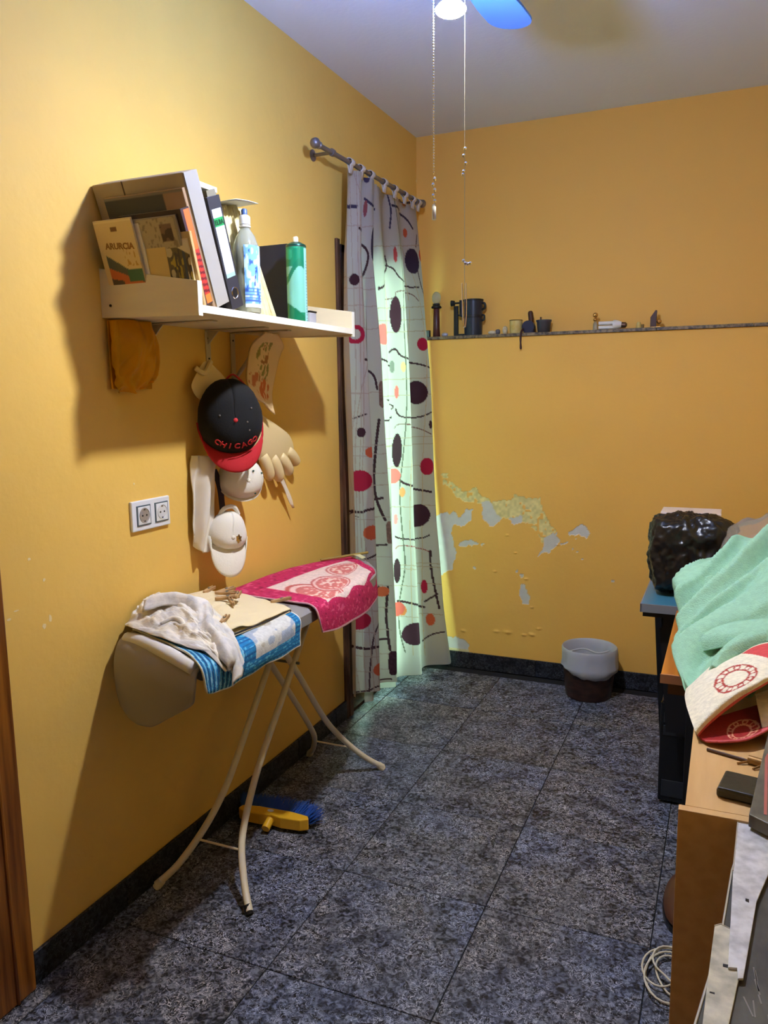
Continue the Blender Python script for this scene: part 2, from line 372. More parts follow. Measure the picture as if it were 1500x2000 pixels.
# ------------------------------------------------------------------ ceiling fan with lamp and pull chains
M_fan = mat('blue_grey_fan_lacquer', (96, 142, 205), .45)
bx, by, bz = BULB
fan = thing('ceiling_fan', 'blue-grey ceiling fan with a bare lit bulb and long pull chains', 'ceiling fan', (bx, by, ZC))
obj('downrod', G().lathe([(.06, ZC), (.055, ZC-.03), (.014, ZC-.05), (.014, 2.56), (.05, 2.545)], (bx, by, 0), 20), M_fan, fan, smooth=True)
obj('motor_housing', G().lathe([(.03, 2.55), (.085, 2.545), (.10, 2.52), (.10, 2.47), (.08, 2.45), (.045, 2.445), (.042, 2.405), (.03, 2.40)], (bx, by, 0), 32), M_fan, fan, smooth=True)
for k in range(3):
    a = PI/2 - .075 + k*PI*2/3; Mx = Matrix.Translation((bx, by, 2.452)) @ Matrix.Rotation(a, 4, 'Z') @ Matrix.Rotation(.12, 4, 'X')
    out = [(.10, -.045)] + [(.2, -.052), (.33, -.062), (.41, -.062)] + [(.41+.062*math.sin(t), -.062*math.cos(t)) for t in np.linspace(.3, PI-.3, 9)] + [(.41, .062), (.33, .062), (.2, .052), (.10, .045)]
    bl = obj('blade', G().prism(out, lambda p, q, t: tuple(Mx @ Vector((p, q, t))), 0, .007), M_fan, fan)
    obj('blade_iron', G().box((.07, -.018, -.006), (.17, .018, .0), M=Mx), M_fan, bl)
    bl.name = 'blade'
obj('bulb_base', G().lathe([(.022, 2.41), (.022, 2.385), (.02, 2.378)], (bx, by, 0), 20), M_white, fan, smooth=True)
mb = bpy.data.materials.new('lit_bulb'); mb.use_nodes = True; nb = mb.node_tree.nodes['Principled BSDF']
nb.inputs['Base Color'].default_value = (1, 1, 1, 1); nb.inputs['Emission Color'].default_value = BULB_COLOR + (1,); nb.inputs['Emission Strength'].default_value = BULB_STRENGTH
zb_ = 2.322; dome = [(.0365, zb_)] + [(.0365*math.cos(a), zb_-.015*math.sin(a)) for a in np.linspace(.2, 1.45, 6)]
obj('bulb', G().lathe(list(reversed(dome)), (bx, by, 0), 20), mb, fan, smooth=True)
mc = bpy.data.materials.new('added_blue_glow'); mc.use_nodes = True; nc = mc.node_tree.nodes['Principled BSDF']; nc.inputs['Emission Color'].default_value = (.12, .60, 2.3, 1); nc.inputs['Emission Strength'].default_value = BULB_STRENGTH*.25  # added blue emitter above the bulb, tints the ceiling and upper walls
obj('added_glow_ring', G().lathe([(.0365, zb_+.0005), (.029, zb_+.009), (.020, zb_+.016), (.0155, zb_+.030), (.0155, zb_+.055)], (bx, by, 0), 20), mc, fan, smooth=True)
M_bead = mat('nickel_bead', (225, 225, 225), .2, metal=1.)
def chain(x, y, z0, z1, r, step):
    g = G(); z = z0
    while z > z1:
        g.ball((x, y, z), r, 6, 4); z -= step
    g.tube([(x, y, z0), (x, y, z1)], r*.35, 5); return g
cx1 = bx-.036; c1 = obj('pull_chain', chain(cx1, by-.02, 2.42, 1.955, .0022, .0062), M_bead, fan, smooth=True)
for k in range(5): obj('crystal', G().ball((cx1+.002*(-1)**k, by-.02, 1.945-.0125*k), (.0042, .0042, .006), 6, 4), M_bead, c1)
obj('pendant', G().lathe([(.0045, 0), (.0052, .002), (.0052, .03), (.003, .036)], (cx1, by-.02, 1.852), 10), mat('milky_plastic', (200, 196, 180), .4), c1, smooth=True)
cx2 = bx+.041; c2 = obj('pull_chain', G().tube([(cx2, by-.02, 2.42), (cx2, by-.02, 1.60)], .0006, 5), mat('thin_cord', (190, 180, 160), .5), fan)
for k, (z, dx) in enumerate(((2.005, .001), (1.99, -.003), (1.972, .002), (1.955, -.003), (1.948, -.004), (1.752, -.003), (1.746, .002), (1.744, .008), (1.745, .014))):
    obj('crystal', G().ball((cx2+dx, by-.02, z), (.0042, .0042, .004), 6, 4), M_bead, c2)
lp = [(cx2-.006, by-.02, 1.70), (cx2-.005, by-.02, 1.64), (cx2-.0025, by-.02, 1.60), (cx2+.0025, by-.02, 1.60), (cx2+.005, by-.02, 1.64), (cx2+.004, by-.02, 1.70)]
obj('cord_loop', G().tube(curve(lp, 20), .0013, 6), M_chrome, c2, smooth=True)

# ------------------------------------------------------------------ shelf with brackets
M_mel = mat('beige_melamine', (222, 208, 172), .5, var=.03, vscale=3, stretch=(1, 8, 12))
M_edge = mat('white_edge_band', (236, 232, 218), .45)
sh = thing('wall_shelf', 'pale wooden wall shelf with raised ends holding books and bottles', 'shelf', (0, 2.11, 1.64))
obj('board', G().box((0, 1.684, 1.646), (.305, 2.545, 1.665)), [M_mel], sh, bevel=.0008)
obj('edge_band', G().box((.305, 1.684, 1.6462), (.3065, 2.545, 1.6648)), M_edge, sh)
for y0, y1 in ((1.667, 1.684), (2.545, 2.562)):
    e = obj('end_panel', G().prism([(0.0, 1.646), (.306, 1.638), (.306, 1.722), (0.0, 1.772)], lambda p, q, t: (p, t, q), y0, y1), M_mel, sh, bevel=.0008)
    obj('edge_band', G().prism([(.306, 1.638), (.3075, 1.638), (.3075, 1.722), (.306, 1.722)], lambda p, q, t: (p, t, q), y0, y1), M_edge, e)
    if y0 < 2: obj('screw', G().lathe([(.0035, 0), (.0035, .002)], (0, 0, 0), 10, M=Matrix.Translation((.032, 1.6665, 1.676)) @ Matrix.Rotation(PI/2, 4, 'X')), M_screw, e)
M_brk = mat('white_bracket_enamel', (196, 184, 160), .4, metal=.1)
for k, (y, zb) in enumerate(((1.858, 1.535), (2.125, 1.545), (2.262, 1.487))):
    g = G().box((.0, y-.012, zb), (.004, y+.012, 1.645)).box((.0, y-.012, 1.641), (.22, y+.012, 1.645))
    g.prism([(.003, zb+.012), (.009, zb+.012), (.205, 1.641), (.16, 1.641)], lambda p, q, t: (p, t, q), y-.003, y+.003) if k > 9 else (g.tube([(.003, y, 1.49), (.135, y, 1.641)], .007, 8) if k == 2 else g.prism([(.004, 1.600), (.004, 1.641), (.045, 1.641)], lambda p, q, t: (p, t, q), y-.002, y+.002))
    b = obj('bracket', g, M_brk, sh, bevel=.0008)
    for z in (zb+.012, 1.62): obj('screw', G().lathe([(.0032, 0), (.0032, .0015)], (0, 0, 0), 8, M=Matrix.Translation((.004, y, z)) @ Matrix.Rotation(PI/2, 4, 'Y')), M_screw, b)

# ------------------------------------------------------------------ books and folders (lean is about the x axis, tops towards the camera)
SZ = 1.665
M_page = mat('paper_edges', (222, 205, 160), .8, var=.12, vscale=3, stretch=(2, 90, 2))
def book(name, label, cat, x0, x1, yb, t, h, lean, cover, group=None, pages=M_page, board=.0022, z=SZ, paint=None, inset=.003):
    r = thing(name, label, cat, (0, yb, z), local=True, rot=(lean, 0, 0), group=group)
    g = G().box((x0, 0, 0), (x1, board, h)).box((x0, t-board, 0), (x1, t, h)).box((x1-board, board, 0), (x1, t-board, h))
    obj('cover', g, cover, r, bevel=.0006, seg=1)
    obj('pages', G().box((x0+inset, board, inset), (x1-board, t-board, h-inset)), pages, r)
    return r
def face(r, fn, x0, x1, z0, z1, y, nu=60, nv=80, name='cover_print', rough=.5, label=None):      # flat print on the cover that faces the camera
    U, Vv = uvgrid(nu, nv); col = fn(U, Vv); P = [[(x0+(x1-x0)*i/(nu-1), y, z0+(z1-z0)*j/(nv-1)) for i in range(nu)] for j in range(nv)]
    return obj(name, G().grid(P), mat('print_r%d' % int(rough*10), (255, 255, 255), rough, attr=True), r, col=col.reshape(-1, 3), label=label)
def spine(r, fn, t, z0, z1, x, nu=16, nv=90, name='spine_print', rough=.5):
    U, Vv = uvgrid(nu, nv); col = fn(U, Vv); P = [[(x, .0008+(t-.0016)*i/(nu-1), z0+(z1-z0)*j/(nv-1)) for i in range(nu)] for j in range(nv)]
    return obj(name, G().grid(P), mat('print_r%d' % int(rough*10), (255, 255, 255), rough, attr=True), r, col=col.reshape(-1, 3))
def flat(U, c): return np.ones(U.shape+(3,))*lin(c)
def fx(M, p, q, t): return tuple(M @ Vector((p, q, t)))

M_cream = mat('cream_card', (222, 200, 150), .6); M_tan = mat('tan_card', (196, 168, 116), .6)
# magazine with a geometric cover, then thin ones behind it
def cov_a(U, V):
    c = flat(U, (226, 200, 142)); c[V > .98] = lin((236, 214, 160))
    V = V-.17; pic = (V < .50-.10*U) & (U > .12) & (V > .0)
    c[pic] = lin((150, 150, 128)); c[pic & (V > .46-.28*U)] = lin((226, 200, 142)); c[pic & (V > .36-.33*U) & (V < .50-.34*U)] = lin((92, 96, 84))
    c[pic & (V < .34-.22*U)] = lin((206, 110, 58)); c[pic & (V < .2-.1*U) & (U < .45)] = lin((92, 80, 66)); c[pic & (U > .6) & (V > .14) & (V < .28)] = lin((70, 112, 84))
    s = vnoise(U, V, 26, 3) > .6; c[(U > .62) & (V < .52) & (V > .32) & s] = lin((196, 150, 70)); c[(abs(U-.5) < .08) & (abs(V-.74) < .025)] = lin((120, 80, 40))
    return c
A = book('magazine', 'small cream magazine with geometric picture, leftmost on the shelf', 'magazine', .03, .150, 1.6865, .006, .222, .30, M_cream)
face(A, cov_a, .031, .149, .003, .219, -.0004)
text('ARURCIA', .021, mat('ochre_ink', (150, 104, 40), .6), Matrix.Translation((.096, -.0006, .157)) @ Matrix.Rotation(PI/2, 4, 'X') @ Matrix.Rotation(-.06, 4, 'Z'), A, bold=.0006)
for k, (c, lab) in enumerate(((mat('white_card', (232, 226, 210), .6), 'thin white booklet directly behind the leftmost magazine'), (M_tan, 'thin tan booklet, third from the left end of the shelf'))):
    book('booklet', lab, 'booklet', .045+.004*k, .162+.006*k, 1.695+.007*k, .005, .208-.006*k, .29, c)
B = book('book', 'plain mustard-cream book beside the leftmost magazine', 'book', .150, .222, 1.692, .012, .176, .24, mat('mustard_cream', (214, 186, 116), .6))
def cov_c(U, V):
    c = flat(U, (96, 84, 60)); n = vnoise(U, V, 6, 21); n2 = vnoise(U*1.3+.3, V, 9, 5)
    c[n > .55] = lin((170, 150, 60)); c[n2 > .62] = lin((70, 60, 58)); c[(n < .28)] = lin((190, 176, 140)); c[(abs(U-.75) < .06) & (V > .3)] = lin((60, 70, 88)); c[V > .92-.25*U+.1] = lin((222, 206, 170)); return c
Cc = book('comic', 'comic with a busy yellow and dark picture on its cover', 'comic', .222, .292, 1.690, .010, .160, .22, M_cream)
face(Cc, cov_c, .223, .291, .003, .157, -.0004, rough=.4)
book('book', 'narrow tan book between the comic and the orange-spined book', 'book', .235, .300, 1.702, .010, .178, .28, M_tan)
M_dk = mat('dark_maroon_cloth', (52, 36, 40), .55)
def cov_p(U, V):
    c = flat(U, (176, 160, 128)); c[vnoise(U, V, 30, 2) > .7] = lin((140, 126, 100)); q = (U > .68) & (U < .93) & (V > .74) & (V < .93); c[q] = lin((118, 92, 76)); c[q & (vnoise(U, V, 20, 4) > .5)] = lin((66, 48, 44)); return c
Pm = book('booklet', 'greyish booklet with a small portrait photo, leaning on the dark book', 'booklet', .115, .275, 1.711, .006, .222, .36, mat('grey_card', (150, 140, 124), .6))
face(Pm, cov_p, .118, .268, .003, .219, -.0004)
E = book('book', 'thick maroon book with an orange and red lettered spine', 'book', .075, .290, 1.720, .036, .236, .37, M_dk)
def sp_e(U, V):
    c = flat(U, (60, 36, 44)); o = (U > .3) & (U < .97); c[o & (V > .58)] = lin((232, 104, 46)); c[o & (V <= .58)] = lin((186, 52, 44))
    s = (np.sin(V*95+U*2.5) > .25) & o & (V < .56) & (V > .10); c[s] = lin((110, 22, 34)); c[o & (V < .10)] = lin((224, 120, 50)); return c
spine(E, sp_e, .036, .004, .232, .2904)
Fb = book('book', 'tall thin book with a charcoal cover and tan strip', 'book', .045, .288, 1.757, .012, .292, .38, mat('tan_strip', (150, 122, 92), .6))
def cov_f(U, V):
    c = flat(U, (58, 56, 60)); c[U > .76] = lin((150, 118, 92)); c[V > .985] = lin((120, 110, 100)); return c
face(Fb, cov_f, .046, .287, .002, .290, -.0004)
# grey cardboard magazine file
M_cb = mat('grey_cardboard', (170, 152, 126), .75, var=.08, vscale=6)
bf = thing('box_file', 'tall grey cardboard file box leaning across the books', 'box file', (0, 1.771, SZ), local=True, rot=(.365, 0, 0))
obj('case', G().box((.005, 0, 0), (.288, .062, .330)), M_cb, bf, bevel=.003)
obj('seam', G().box((.100, -.0012, .262), (.103, .0, .330)), mat('dark_fold', (96, 74, 56), .8), bf)
obj('spine_panel', G().box((.288, .002, .001), (.290, .060, .329)), mat('grey_spine', (150, 146, 140), .6, var=.08, vscale=5), bf, bevel=.002)
# lever arch binder
bi = thing('lever_arch_binder', 'black lever arch binder with green-banded white spine label', 'binder', (0, 1.838, SZ), local=True, rot=(.34, 0, 0))
M_bc = mat('binder_paper', (44, 44, 52), .5)
obj('cover', G().box((.02, 0, 0), (.292, .002, .285)).box((.02, .056, 0), (.292, .058, .285)).box((.290, 0, 0), (.292, .058, .285)), M_bc, bi, bevel=.001)
obj('pages', G().box((.03, .004, .01), (.282, .053, .262)), M_page, bi)
def sp_h(U, V):
    c = flat(U, (214, 224, 240)); c[(V > .74) & (V < .87)] = lin((30, 150, 80)); c[(V > .69) & (V < .72) & (np.sin(U*40) > 0)] = lin((110, 150, 130))
    c[(V < .62) & (V > .1) & (np.sin(V*170) > .86)] = lin((176, 190, 214)); c[(V < .07)] = lin((150, 190, 180)); return c
U, Vv = uvgrid(14, 70)
P = [[(.2926, .008+.042*i/13, .082+.172*j/69) for i in range(14)] for j in range(70)]
lb = obj('spine_label', G().grid(P), mat('print_r5', (255, 255, 255), .5, attr=True), bi, col=sp_h(U, Vv).reshape(-1, 3), label='white spine label with green band')
text('ELBA', .017, mat('dark_green_ink', (16, 70, 40), .5), Matrix.Translation((.2932, .029, .2205)) @ Matrix.Rotation(PI/2, 4, 'Z') @ Matrix.Rotation(PI/2, 4, 'X'), bi, bold=.0005)
MR = Matrix.Translation((.2925, .029, .040)) @ Matrix.Rotation(PI/2, 4, 'Y')
obj('finger_ring', G().lathe([(.012, 0), (.0135, .0015), (.015, .0015), (.016, 0)], n=24, M=MR, closed=False), M_chrome, bi, smooth=True)
obj('finger_hole', G().lathe([(.0115, 0), (.0115, .0006)], n=20, M=MR), M_black, bi)
obj('divider', G().box((.03, .010, .262), (.288, .050, .300)), mat('olive_grey_card', (118, 112, 92), .7), bi)
tp = thing('tape_roll', 'small black roll lying on top of the binder', 'roll', (.20, 1.745, 1.970))
obj('roll', G().lathe([(.022, 0), (.024, .002), (.024, .014), (.022, .016)], (.20, 1.745, 1.9705), 22), M_black, tp, smooth=True)
wf = thing('paper_pad', 'white paper pad lying flat above the binder', 'paper', (.19, 1.76, 1.958))
obj('sheets', G().box((.12, 1.70, 1.957), (.285, 1.80, 1.970), M=None), M_edge, wf, bevel=.001)
# folders
M_fold = mat('cream_folder', (232, 222, 178), .7, var=.16, vscale=14, stretch=(1, 2, 3))
n = 9
for k in range(n):
    lean = .28+.033*k; yb = 1.965+.0262*k; hh = .292+.008*k-.006*(k % 3)
    r = thing('folder', '%s cream folder counted from the lever arch binder towards the navy one' % ('first', 'second', 'third', 'fourth', 'fifth', 'sixth', 'seventh', 'eighth', 'last')[k], 'folder', (0, yb, SZ), local=True, rot=(lean, 0, 0), group='cream folders leaning behind the plastic bottle')
    xe = .222-.004*(k % 2)
    Pf = [[(xe-.24*i/4, .004*math.sin(2.2*j/12+k)*(1-i/4)+.001, hh*j/12) for i in range(5)] for j in range(13)]
    obj('front_cover', G().grid(Pf), M_fold, r, solid=.0015, smooth=True)
    Pb = [[(xe-.24*i/4, .014-.004*math.sin(2.6*j/12+1.7*k)*(1-i/4)*.6, hh*j/12) for i in range(5)] for j in range(13)]
    obj('back_cover', G().grid(Pb), M_fold, r, solid=.0015, smooth=True)
    Ps = [[(xe-.006, .002+.010*i/3, (hh-.006)*j/12) for i in range(4)] for j in range(13)]
    obj('sheets', G().grid(Ps), M_page, r, solid=.001)
sht = thing('paper_sheet', 'curled white sheet lying on top of the cream folders', 'paper', (.2, 1.96, 1.965))
obj('sheet', G().grid([[(.10+.18*i/8, 1.895+.11*j/6, 1.962+.003*math.sin(j/6*2.5)+.001*math.sin(i)+.008*j/6) for i in range(9)] for j in range(7)]), mat('white_paper', (232, 230, 222), .6), sht, solid=.0012, smooth=True)
# plastic bottle
M_pet = mat('clear_plastic', (214, 218, 206), .12, trans=.72, ior=1.3)
bt = thing('plastic_bottle', 'clear plastic bottle with blue label and white cap on the shelf', 'bottle', (.258, 1.965, SZ))
prof = [(.030, .0), (.037, .006), (.0375, .03), (.0355, .05), (.0375, .07), (.0375, .105), (.0350, .115), (.0375, .125), (.0375, .165), (.035, .19), (.026, .215), (.015, .232), (.013, .238)]
rib = lambda a, z: 1+.02*math.sin(a*6)
obj('body', G().lathe([(r, SZ+z) for r, z in prof]+[(r-.0007, SZ+z) for r, z in reversed(prof[1:])], (.258, 1.965, 0), 32, closed=True, rfun=rib), M_pet, bt, smooth=True)
obj('neck', G().lathe([(.013, SZ+.236), (.0165, SZ+.238), (.0165, SZ+.242), (.013, SZ+.244), (.013, SZ+.25)], (.258, 1.965, 0), 20), M_white, bt, smooth=True)
cp = obj('cap', G().lathe([(.0155, SZ+.246), (.0155, SZ+.266), (.0135, SZ+.269), (.008, SZ+.271), (.008, SZ+.283), (.006, SZ+.285)], (.258, 1.965, 0), 20), M_white, bt, smooth=True)
obj('nozzle', G().lathe([(.0085, SZ+.272), (.0085, SZ+.284), (.006, SZ+.288)], (.258, 1.965, 0), 16), mat('blue_grey_plastic', (70, 96, 150), .4), cp, smooth=True)
nu2, nv2 = 40, 60; U, Vv = uvgrid(nu2, nv2); cl = flat(U, (120, 178, 236)); q = vnoise(U, Vv, 11, 8)
cl[q > .62] = lin((196, 222, 244)); cl[(q < .22)] = lin((50, 92, 180)); cl[(Vv < .32) & (Vv > .08) & (np.sin(Vv*130) > .2)] = lin((66, 104, 190)); cl[Vv < .06] = lin((220, 226, 236))
cl[(abs(U-.35-.25*(Vv-.4)) < .02) & (Vv > .35) & (Vv < .6)] = lin((40, 64, 140))
P = [[(.258+.0383*math.cos(a), 1.965+.0383*math.sin(a), SZ+.018+.168*j/(nv2-1)) for a in np.linspace(-1.15, 1.1, nu2)] for j in range(nv2)]
obj('label', G().grid(P), mat('print_r4', (255, 255, 255), .4, attr=True), bt, smooth=True, col=cl.reshape(-1, 3))
# navy box file upright
nb_ = thing('navy_binder', 'upright navy binder between the cream folders and the spray can', 'binder', (.12, 2.32, SZ))
M_navy = mat('navy_board', (16, 24, 42), .45)
obj('cover', G().box((.02, 2.290, SZ), (.204, 2.2925, SZ+.252)).box((.02, 2.3435, SZ), (.204, 2.346, SZ+.252)).box((.202, 2.290, SZ), (.204, 2.346, SZ+.252)), M_navy, nb_, bevel=.001)
obj('pages', G().box((.03, 2.294, SZ+.004), (.200, 2.342, SZ+.244)), mat('dark_inner_sheets', (40, 42, 50), .7), nb_)
obj('spine_strip', G().box((.204, 2.318, SZ+.002), (.2052, 2.345, SZ+.25)), mat('steel_blue_strip', (44, 60, 88), .35), nb_)
# spray can
sc = thing('spray_can', 'tall green and white aerosol can on the shelf', 'spray can', (.262, 2.243, SZ))
sx, sy = .262, 2.243
nu2, nv2 = 64, 90; U, Vv = uvgrid(nu2, nv2); cl = flat(U, (20, 128, 92)); cl[(Vv < .72) & (Vv > .12)] = lin((120, 190, 172)); cl[(abs(Vv-.66+.12*np.sin(U*12)) < .05)] = lin((22, 120, 86))
cl[(Vv < .13+.12*np.sin(U*6+1)) ] = lin((12, 110, 74)); cl[(Vv > .75) & (vnoise(U, Vv, 9, 2) > .6)] = lin((40, 160, 120)); cl[(U > .47) & (U < .62) & (Vv < .97)] = lin((150, 214, 214)); cl[(U > .5) & (U < .6) & (np.sin(Vv*160) > .5) & (Vv < .8)] = lin((90, 150, 160)); cl[Vv > .985] = lin((60, 60, 60))
P = [[(sx+.0315*math.cos(a), sy+.0315*math.sin(a), SZ+.002+.228*j/(nv2-1)) for a in np.linspace(-PI, PI, nu2)] for j in range(nv2)]
obj('can', G().grid(P), mat('print_r3', (255, 255, 255), .3, attr=True, metal=.2), sc, smooth=True, col=cl.reshape(-1, 3))
obj('shoulder', G().lathe([(.0325, SZ), (.0325, SZ+.003), (.0325, SZ+.229), (.031, SZ+.234), (.018, SZ+.241), (.014, SZ+.243)][2:], (sx, sy, 0), 28), mat('dark_green_metal', (10, 70, 56), .3, metal=.4), sc, smooth=True)
obj('foot_rim', G().lathe([(.0312, SZ), (.032, SZ+.002)], (sx, sy, 0), 28), M_chrome, sc, smooth=True)
obj('nozzle', G().lathe([(.008, SZ+.242), (.0085, SZ+.256), (.007, SZ+.259)], (sx, sy, 0), 14), mat('cream_plastic', (240, 232, 205), .4), sc, smooth=True)
# small clear box
jb = thing('small_tub', 'small translucent tub with dark lid beside the spray can', 'tub', (.258, 2.315, SZ))
obj('tub', G().box((.238, 2.294, SZ), (.278, 2.338, SZ+.036)), mat('frosted_plastic', (206, 208, 220), .3, trans=.5), jb, bevel=.003)
obj('lid', G().box((.236, 2.293, SZ+.036), (.279, 2.339, SZ+.041)), M_black, jb, bevel=.001)

# ------------------------------------------------------------------ things hanging below the shelf
M_ybag = mat('yellow_plastic_film', (228, 164, 16), .3, var=.12, vscale=10, translucent=.35)
def dsp(u, v, p): return (.016*nz(u*5, v*2.2, 3)+.005*math.sin(u*22+3*v)+.012*(1-abs(nz(u*9+v*3, v*4, 6))*3)*v, .010*nz(u*3, v*3, 9), .006*nz(u*6, 1, 4)*v)
ctrl = [[(.016, 1.672, 1.640), (.05, 1.70, 1.642), (.055, 1.745, 1.642), (.05, 1.80, 1.642), (.02, 1.835, 1.640)],
        [(.016, 1.665, 1.57), (.07, 1.70, 1.58), (.075, 1.75, 1.58), (.06, 1.81, 1.58), (.02, 1.845, 1.57)],
        [(.014, 1.675, 1.50), (.06, 1.71, 1.51), (.065, 1.76, 1.50), (.05, 1.80, 1.50), (.02, 1.84, 1.50)],
        [(.012, 1.69, 1.450), (.035, 1.72, 1.452), (.035, 1.755, 1.462), (.03, 1.795, 1.475), (.012, 1.825, 1.485)]]
yb_ = thing('plastic_bag', 'yellow plastic bag hanging under the left end of the shelf', 'bag', (.02, 1.74, 1.64))
obj('front', G().grid(surf(ctrl, 50, 50, dsp)), M_ybag, yb_, smooth=True, ang=0, solid=.0012)
ctrlb = [[(.012, y, z) for y in (1.672, 1.72, 1.76, 1.80, 1.835)] for z in (1.64, 1.57, 1.50, 1.462)]
obj('back', G().grid(surf(ctrlb, 20, 20)), M_ybag, yb_, smooth=True, ang=0, solid=.001)

# quilted pot holder cloth with print
def dsp(u, v, p): return (.004*math.sin(u*7)+.006*nz(u*3, v*3, 1), 0, 0)
ctrl = [[(.145, 2.235, 1.640), (.14, 2.29, 1.640), (.135, 2.33, 1.638)],
        [(.10, 2.222, 1.60), (.11, 2.30, 1.60), (.10, 2.42, 1.607)],
        [(.10, 2.195, 1.54), (.105, 2.29, 1.54), (.095, 2.385, 1.55)],
        [(.10, 2.19, 1.47), (.105, 2.27, 1.46), (.095, 2.345, 1.45)],
        [(.095, 2.26, 1.425), (.10, 2.31, 1.40), (.095, 2.355, 1.375)]]
P = surf(ctrl, 50, 70, dsp); U, Vv = uvgrid(50, 70); c = flat(U, (226, 196, 150)); q = vnoise(U, Vv, 17, 6)
leaf = (abs(U-.45-.05*np.sin(Vv*12)) < .18) & (Vv > .18) & (Vv < .68); c[leaf & (q > .55)] = lin((142, 134, 74)); c[leaf & (q < .2)] = lin((160, 110, 66))
fl = ((U-.55)/.28)**2+((Vv-.76)/.11)**2 < 1; c[fl & (q > .4)] = lin((206, 110, 60)); fl2 = ((U-.2)/.16)**2+((Vv-.66)/.08)**2 < 1; c[fl2 & (q > .5)] = lin((196, 120, 80))
bd = (U < .04) | (U > .96) | (Vv > .965); c[bd] = lin((206, 172, 124))
ph = thing('pot_holder', 'beige pot holder printed with leaves and orange flowers under the shelf', 'pot holder', (.13, 2.28, 1.64))
obj('cloth', G().grid(P), mat('print_cloth', (255, 255, 255), .9, attr=True, bump=.3, bscale=300), ph, smooth=True, ang=0, solid=.006, col=c.reshape(-1, 3))

# rubber glove hanging on the bracket
M_glv = mat('cream_rubber', (224, 202, 150), .5)
def gl(p, q, t): return (.036+t, p, q)
gv = thing('work_glove', 'cream work glove hanging behind the black and red cap', 'glove', (.03, 2.15, 1.45))
outl = curve([(2.00, 1.495), (1.985, 1.47), (2.005, 1.44), (2.06, 1.41), (2.14, 1.34), (2.25, 1.27), (2.33, 1.225), (2.42, 1.19), (2.53, 1.19), (2.585, 1.235), (2.56, 1.29), (2.48, 1.33), (2.38, 1.37), (2.27, 1.42), (2.18, 1.47), (2.10, 1.535), (2.055, 1.545), (2.02, 1.515)], 60)
obj('palm', G().pillow(outl, gl, .026, 7), M_glv, gv, smooth=True, ang=0)
for (a, b, c_, d, r) in ((2.36, 1.235, 2.40, 1.155, .021), (2.42, 1.225, 2.465, 1.145, .022), (2.475, 1.225, 2.535, 1.160, .022), (2.53, 1.24, 2.588, 1.190, .021)):
    obj('finger', G().tube(curve([(.040, a, b), (.045, (a+c_)/2, (b+d)/2), (.042, c_, d)], 8)+[(.042, c_+(c_-a)*.12, d+(d-b)*.12)], [r*.8, r*.9, r, r, r, r, r*.97, r*.85, r*.45], 14), M_glv, gv, smooth=True, ang=0)
obj('cuff', G().tube(curve([(.035, 2.01, 1.525), (.05, 2.035, 1.51), (.045, 2.075, 1.545)], 10), .008, 8), M_glv, gv, smooth=True)
tg = thing('cloth_strap', 'narrow pointed cream strap hanging below the glove fingers', 'strap', (.03, 2.52, 1.14))
obj('strap', G().grid([[(.03+.004*math.sin(j*.6+i), 2.47+.013*j*.9-(.0)+(.045*(1-j/9*.85))*i/4, 1.15-.0145*j) for i in range(5)] for j in range(10)]), mat('cream_tape', (232, 222, 196), .7), tg, solid=.002, smooth=True)

# ---- caps
def cap(name, label, c, wy, h, d, tilt, crown, brim, brimlen, group=None, roll=0., yaw=0., flatness=.55, buttonm=None):
    """front of the cap faces +x, crown opens at -x, brim hangs down"""
    r = thing(name, label, 'cap', c, local=True, rot=(roll, tilt, yaw), group=group)
    g = G(); nu, nv = 36, 16; v = []; P = []
    for j in range(nv):
        ph = j/(nv-1)*PI/2; row = []
        for i in range(nu+1):
            a = 2*PI*i/nu; rr = math.cos(ph)**.75
            seam = 1-.018*abs(math.cos(3*a))**8
            y = wy*rr*math.sin(a)*seam; z = h*(rr*math.cos(a))*seam; z = z if z > 0 else z*flatness
            x = d*math.sin(ph)**.9; wr = .004*nz(y*18, z*18, c[1]*3)
            row.append((x+wr, y+wr, z))
        P.append(row)
    cr_ = obj('crown', G().grid(P), crown, r, smooth=True, ang=0, solid=.0025)
    # brim from the lower rim
    Pb = []
    for j in range(9):
        q = j/8; row = []
        for i in range(25):
            a = PI*(i/24)-PI/2; y = wy*1.02*math.sin(a)*(1-.08*q*q); z = -h*flatness*math.cos(a)**.8*.9 - brimlen*q*math.cos(a)**.45
            x = d*.12+d*.45*math.cos(a)+ .28*brimlen*math.sin(q*PI*.5) - .35*abs(math.sin(a))**2*d*.5
            row.append((x, y, z))
        Pb.append(row)
    obj('brim', G().grid(Pb), brim, r, smooth=True, ang=0, solid=.004)
    obj('button', G().ball((d*1.0, 0, h*.02), (.004, .007, .007), 10, 6), buttonm or crown, r, smooth=True)
    return r
M_capb = mat('black_cotton', (11, 11, 13), .9, bump=.2, bscale=250); M_capr = mat('red_cotton', (178, 26, 34), .85, bump=.2, bscale=250); M_capw = mat('white_cotton', (226, 220, 206), .9, bump=.2, bscale=200)
M_redp = mat('red_thread', (190, 40, 44), .7)
hk = thing('wall_hook', 'small metal hook on the wall holding the caps', 'hook', (0, 2.10, 1.50))
obj('hook', G().tube(curve([(.0, 2.10, 1.52), (.0, 2.10, 1.495), (.02, 2.10, 1.478), (.03, 2.10, 1.495)], 12), .003, 8), M_chrome, hk, smooth=True)
k1 = cap('cap', 'black cap with red brim and red lettering, top of the hanging caps', (.100, 2.085, 1.365), .099, .128, .100, 0, M_capb, M_capr, .058, flatness=.86, buttonm=M_redp, yaw=-.80, roll=.05)
obj('strap', G().tube(curve([(.0, .0, .126), (.015, .022, .138), (.02, .055, .10), (.01, .065, .07)], 14), .0028, 8), M_redp, k1, smooth=True)
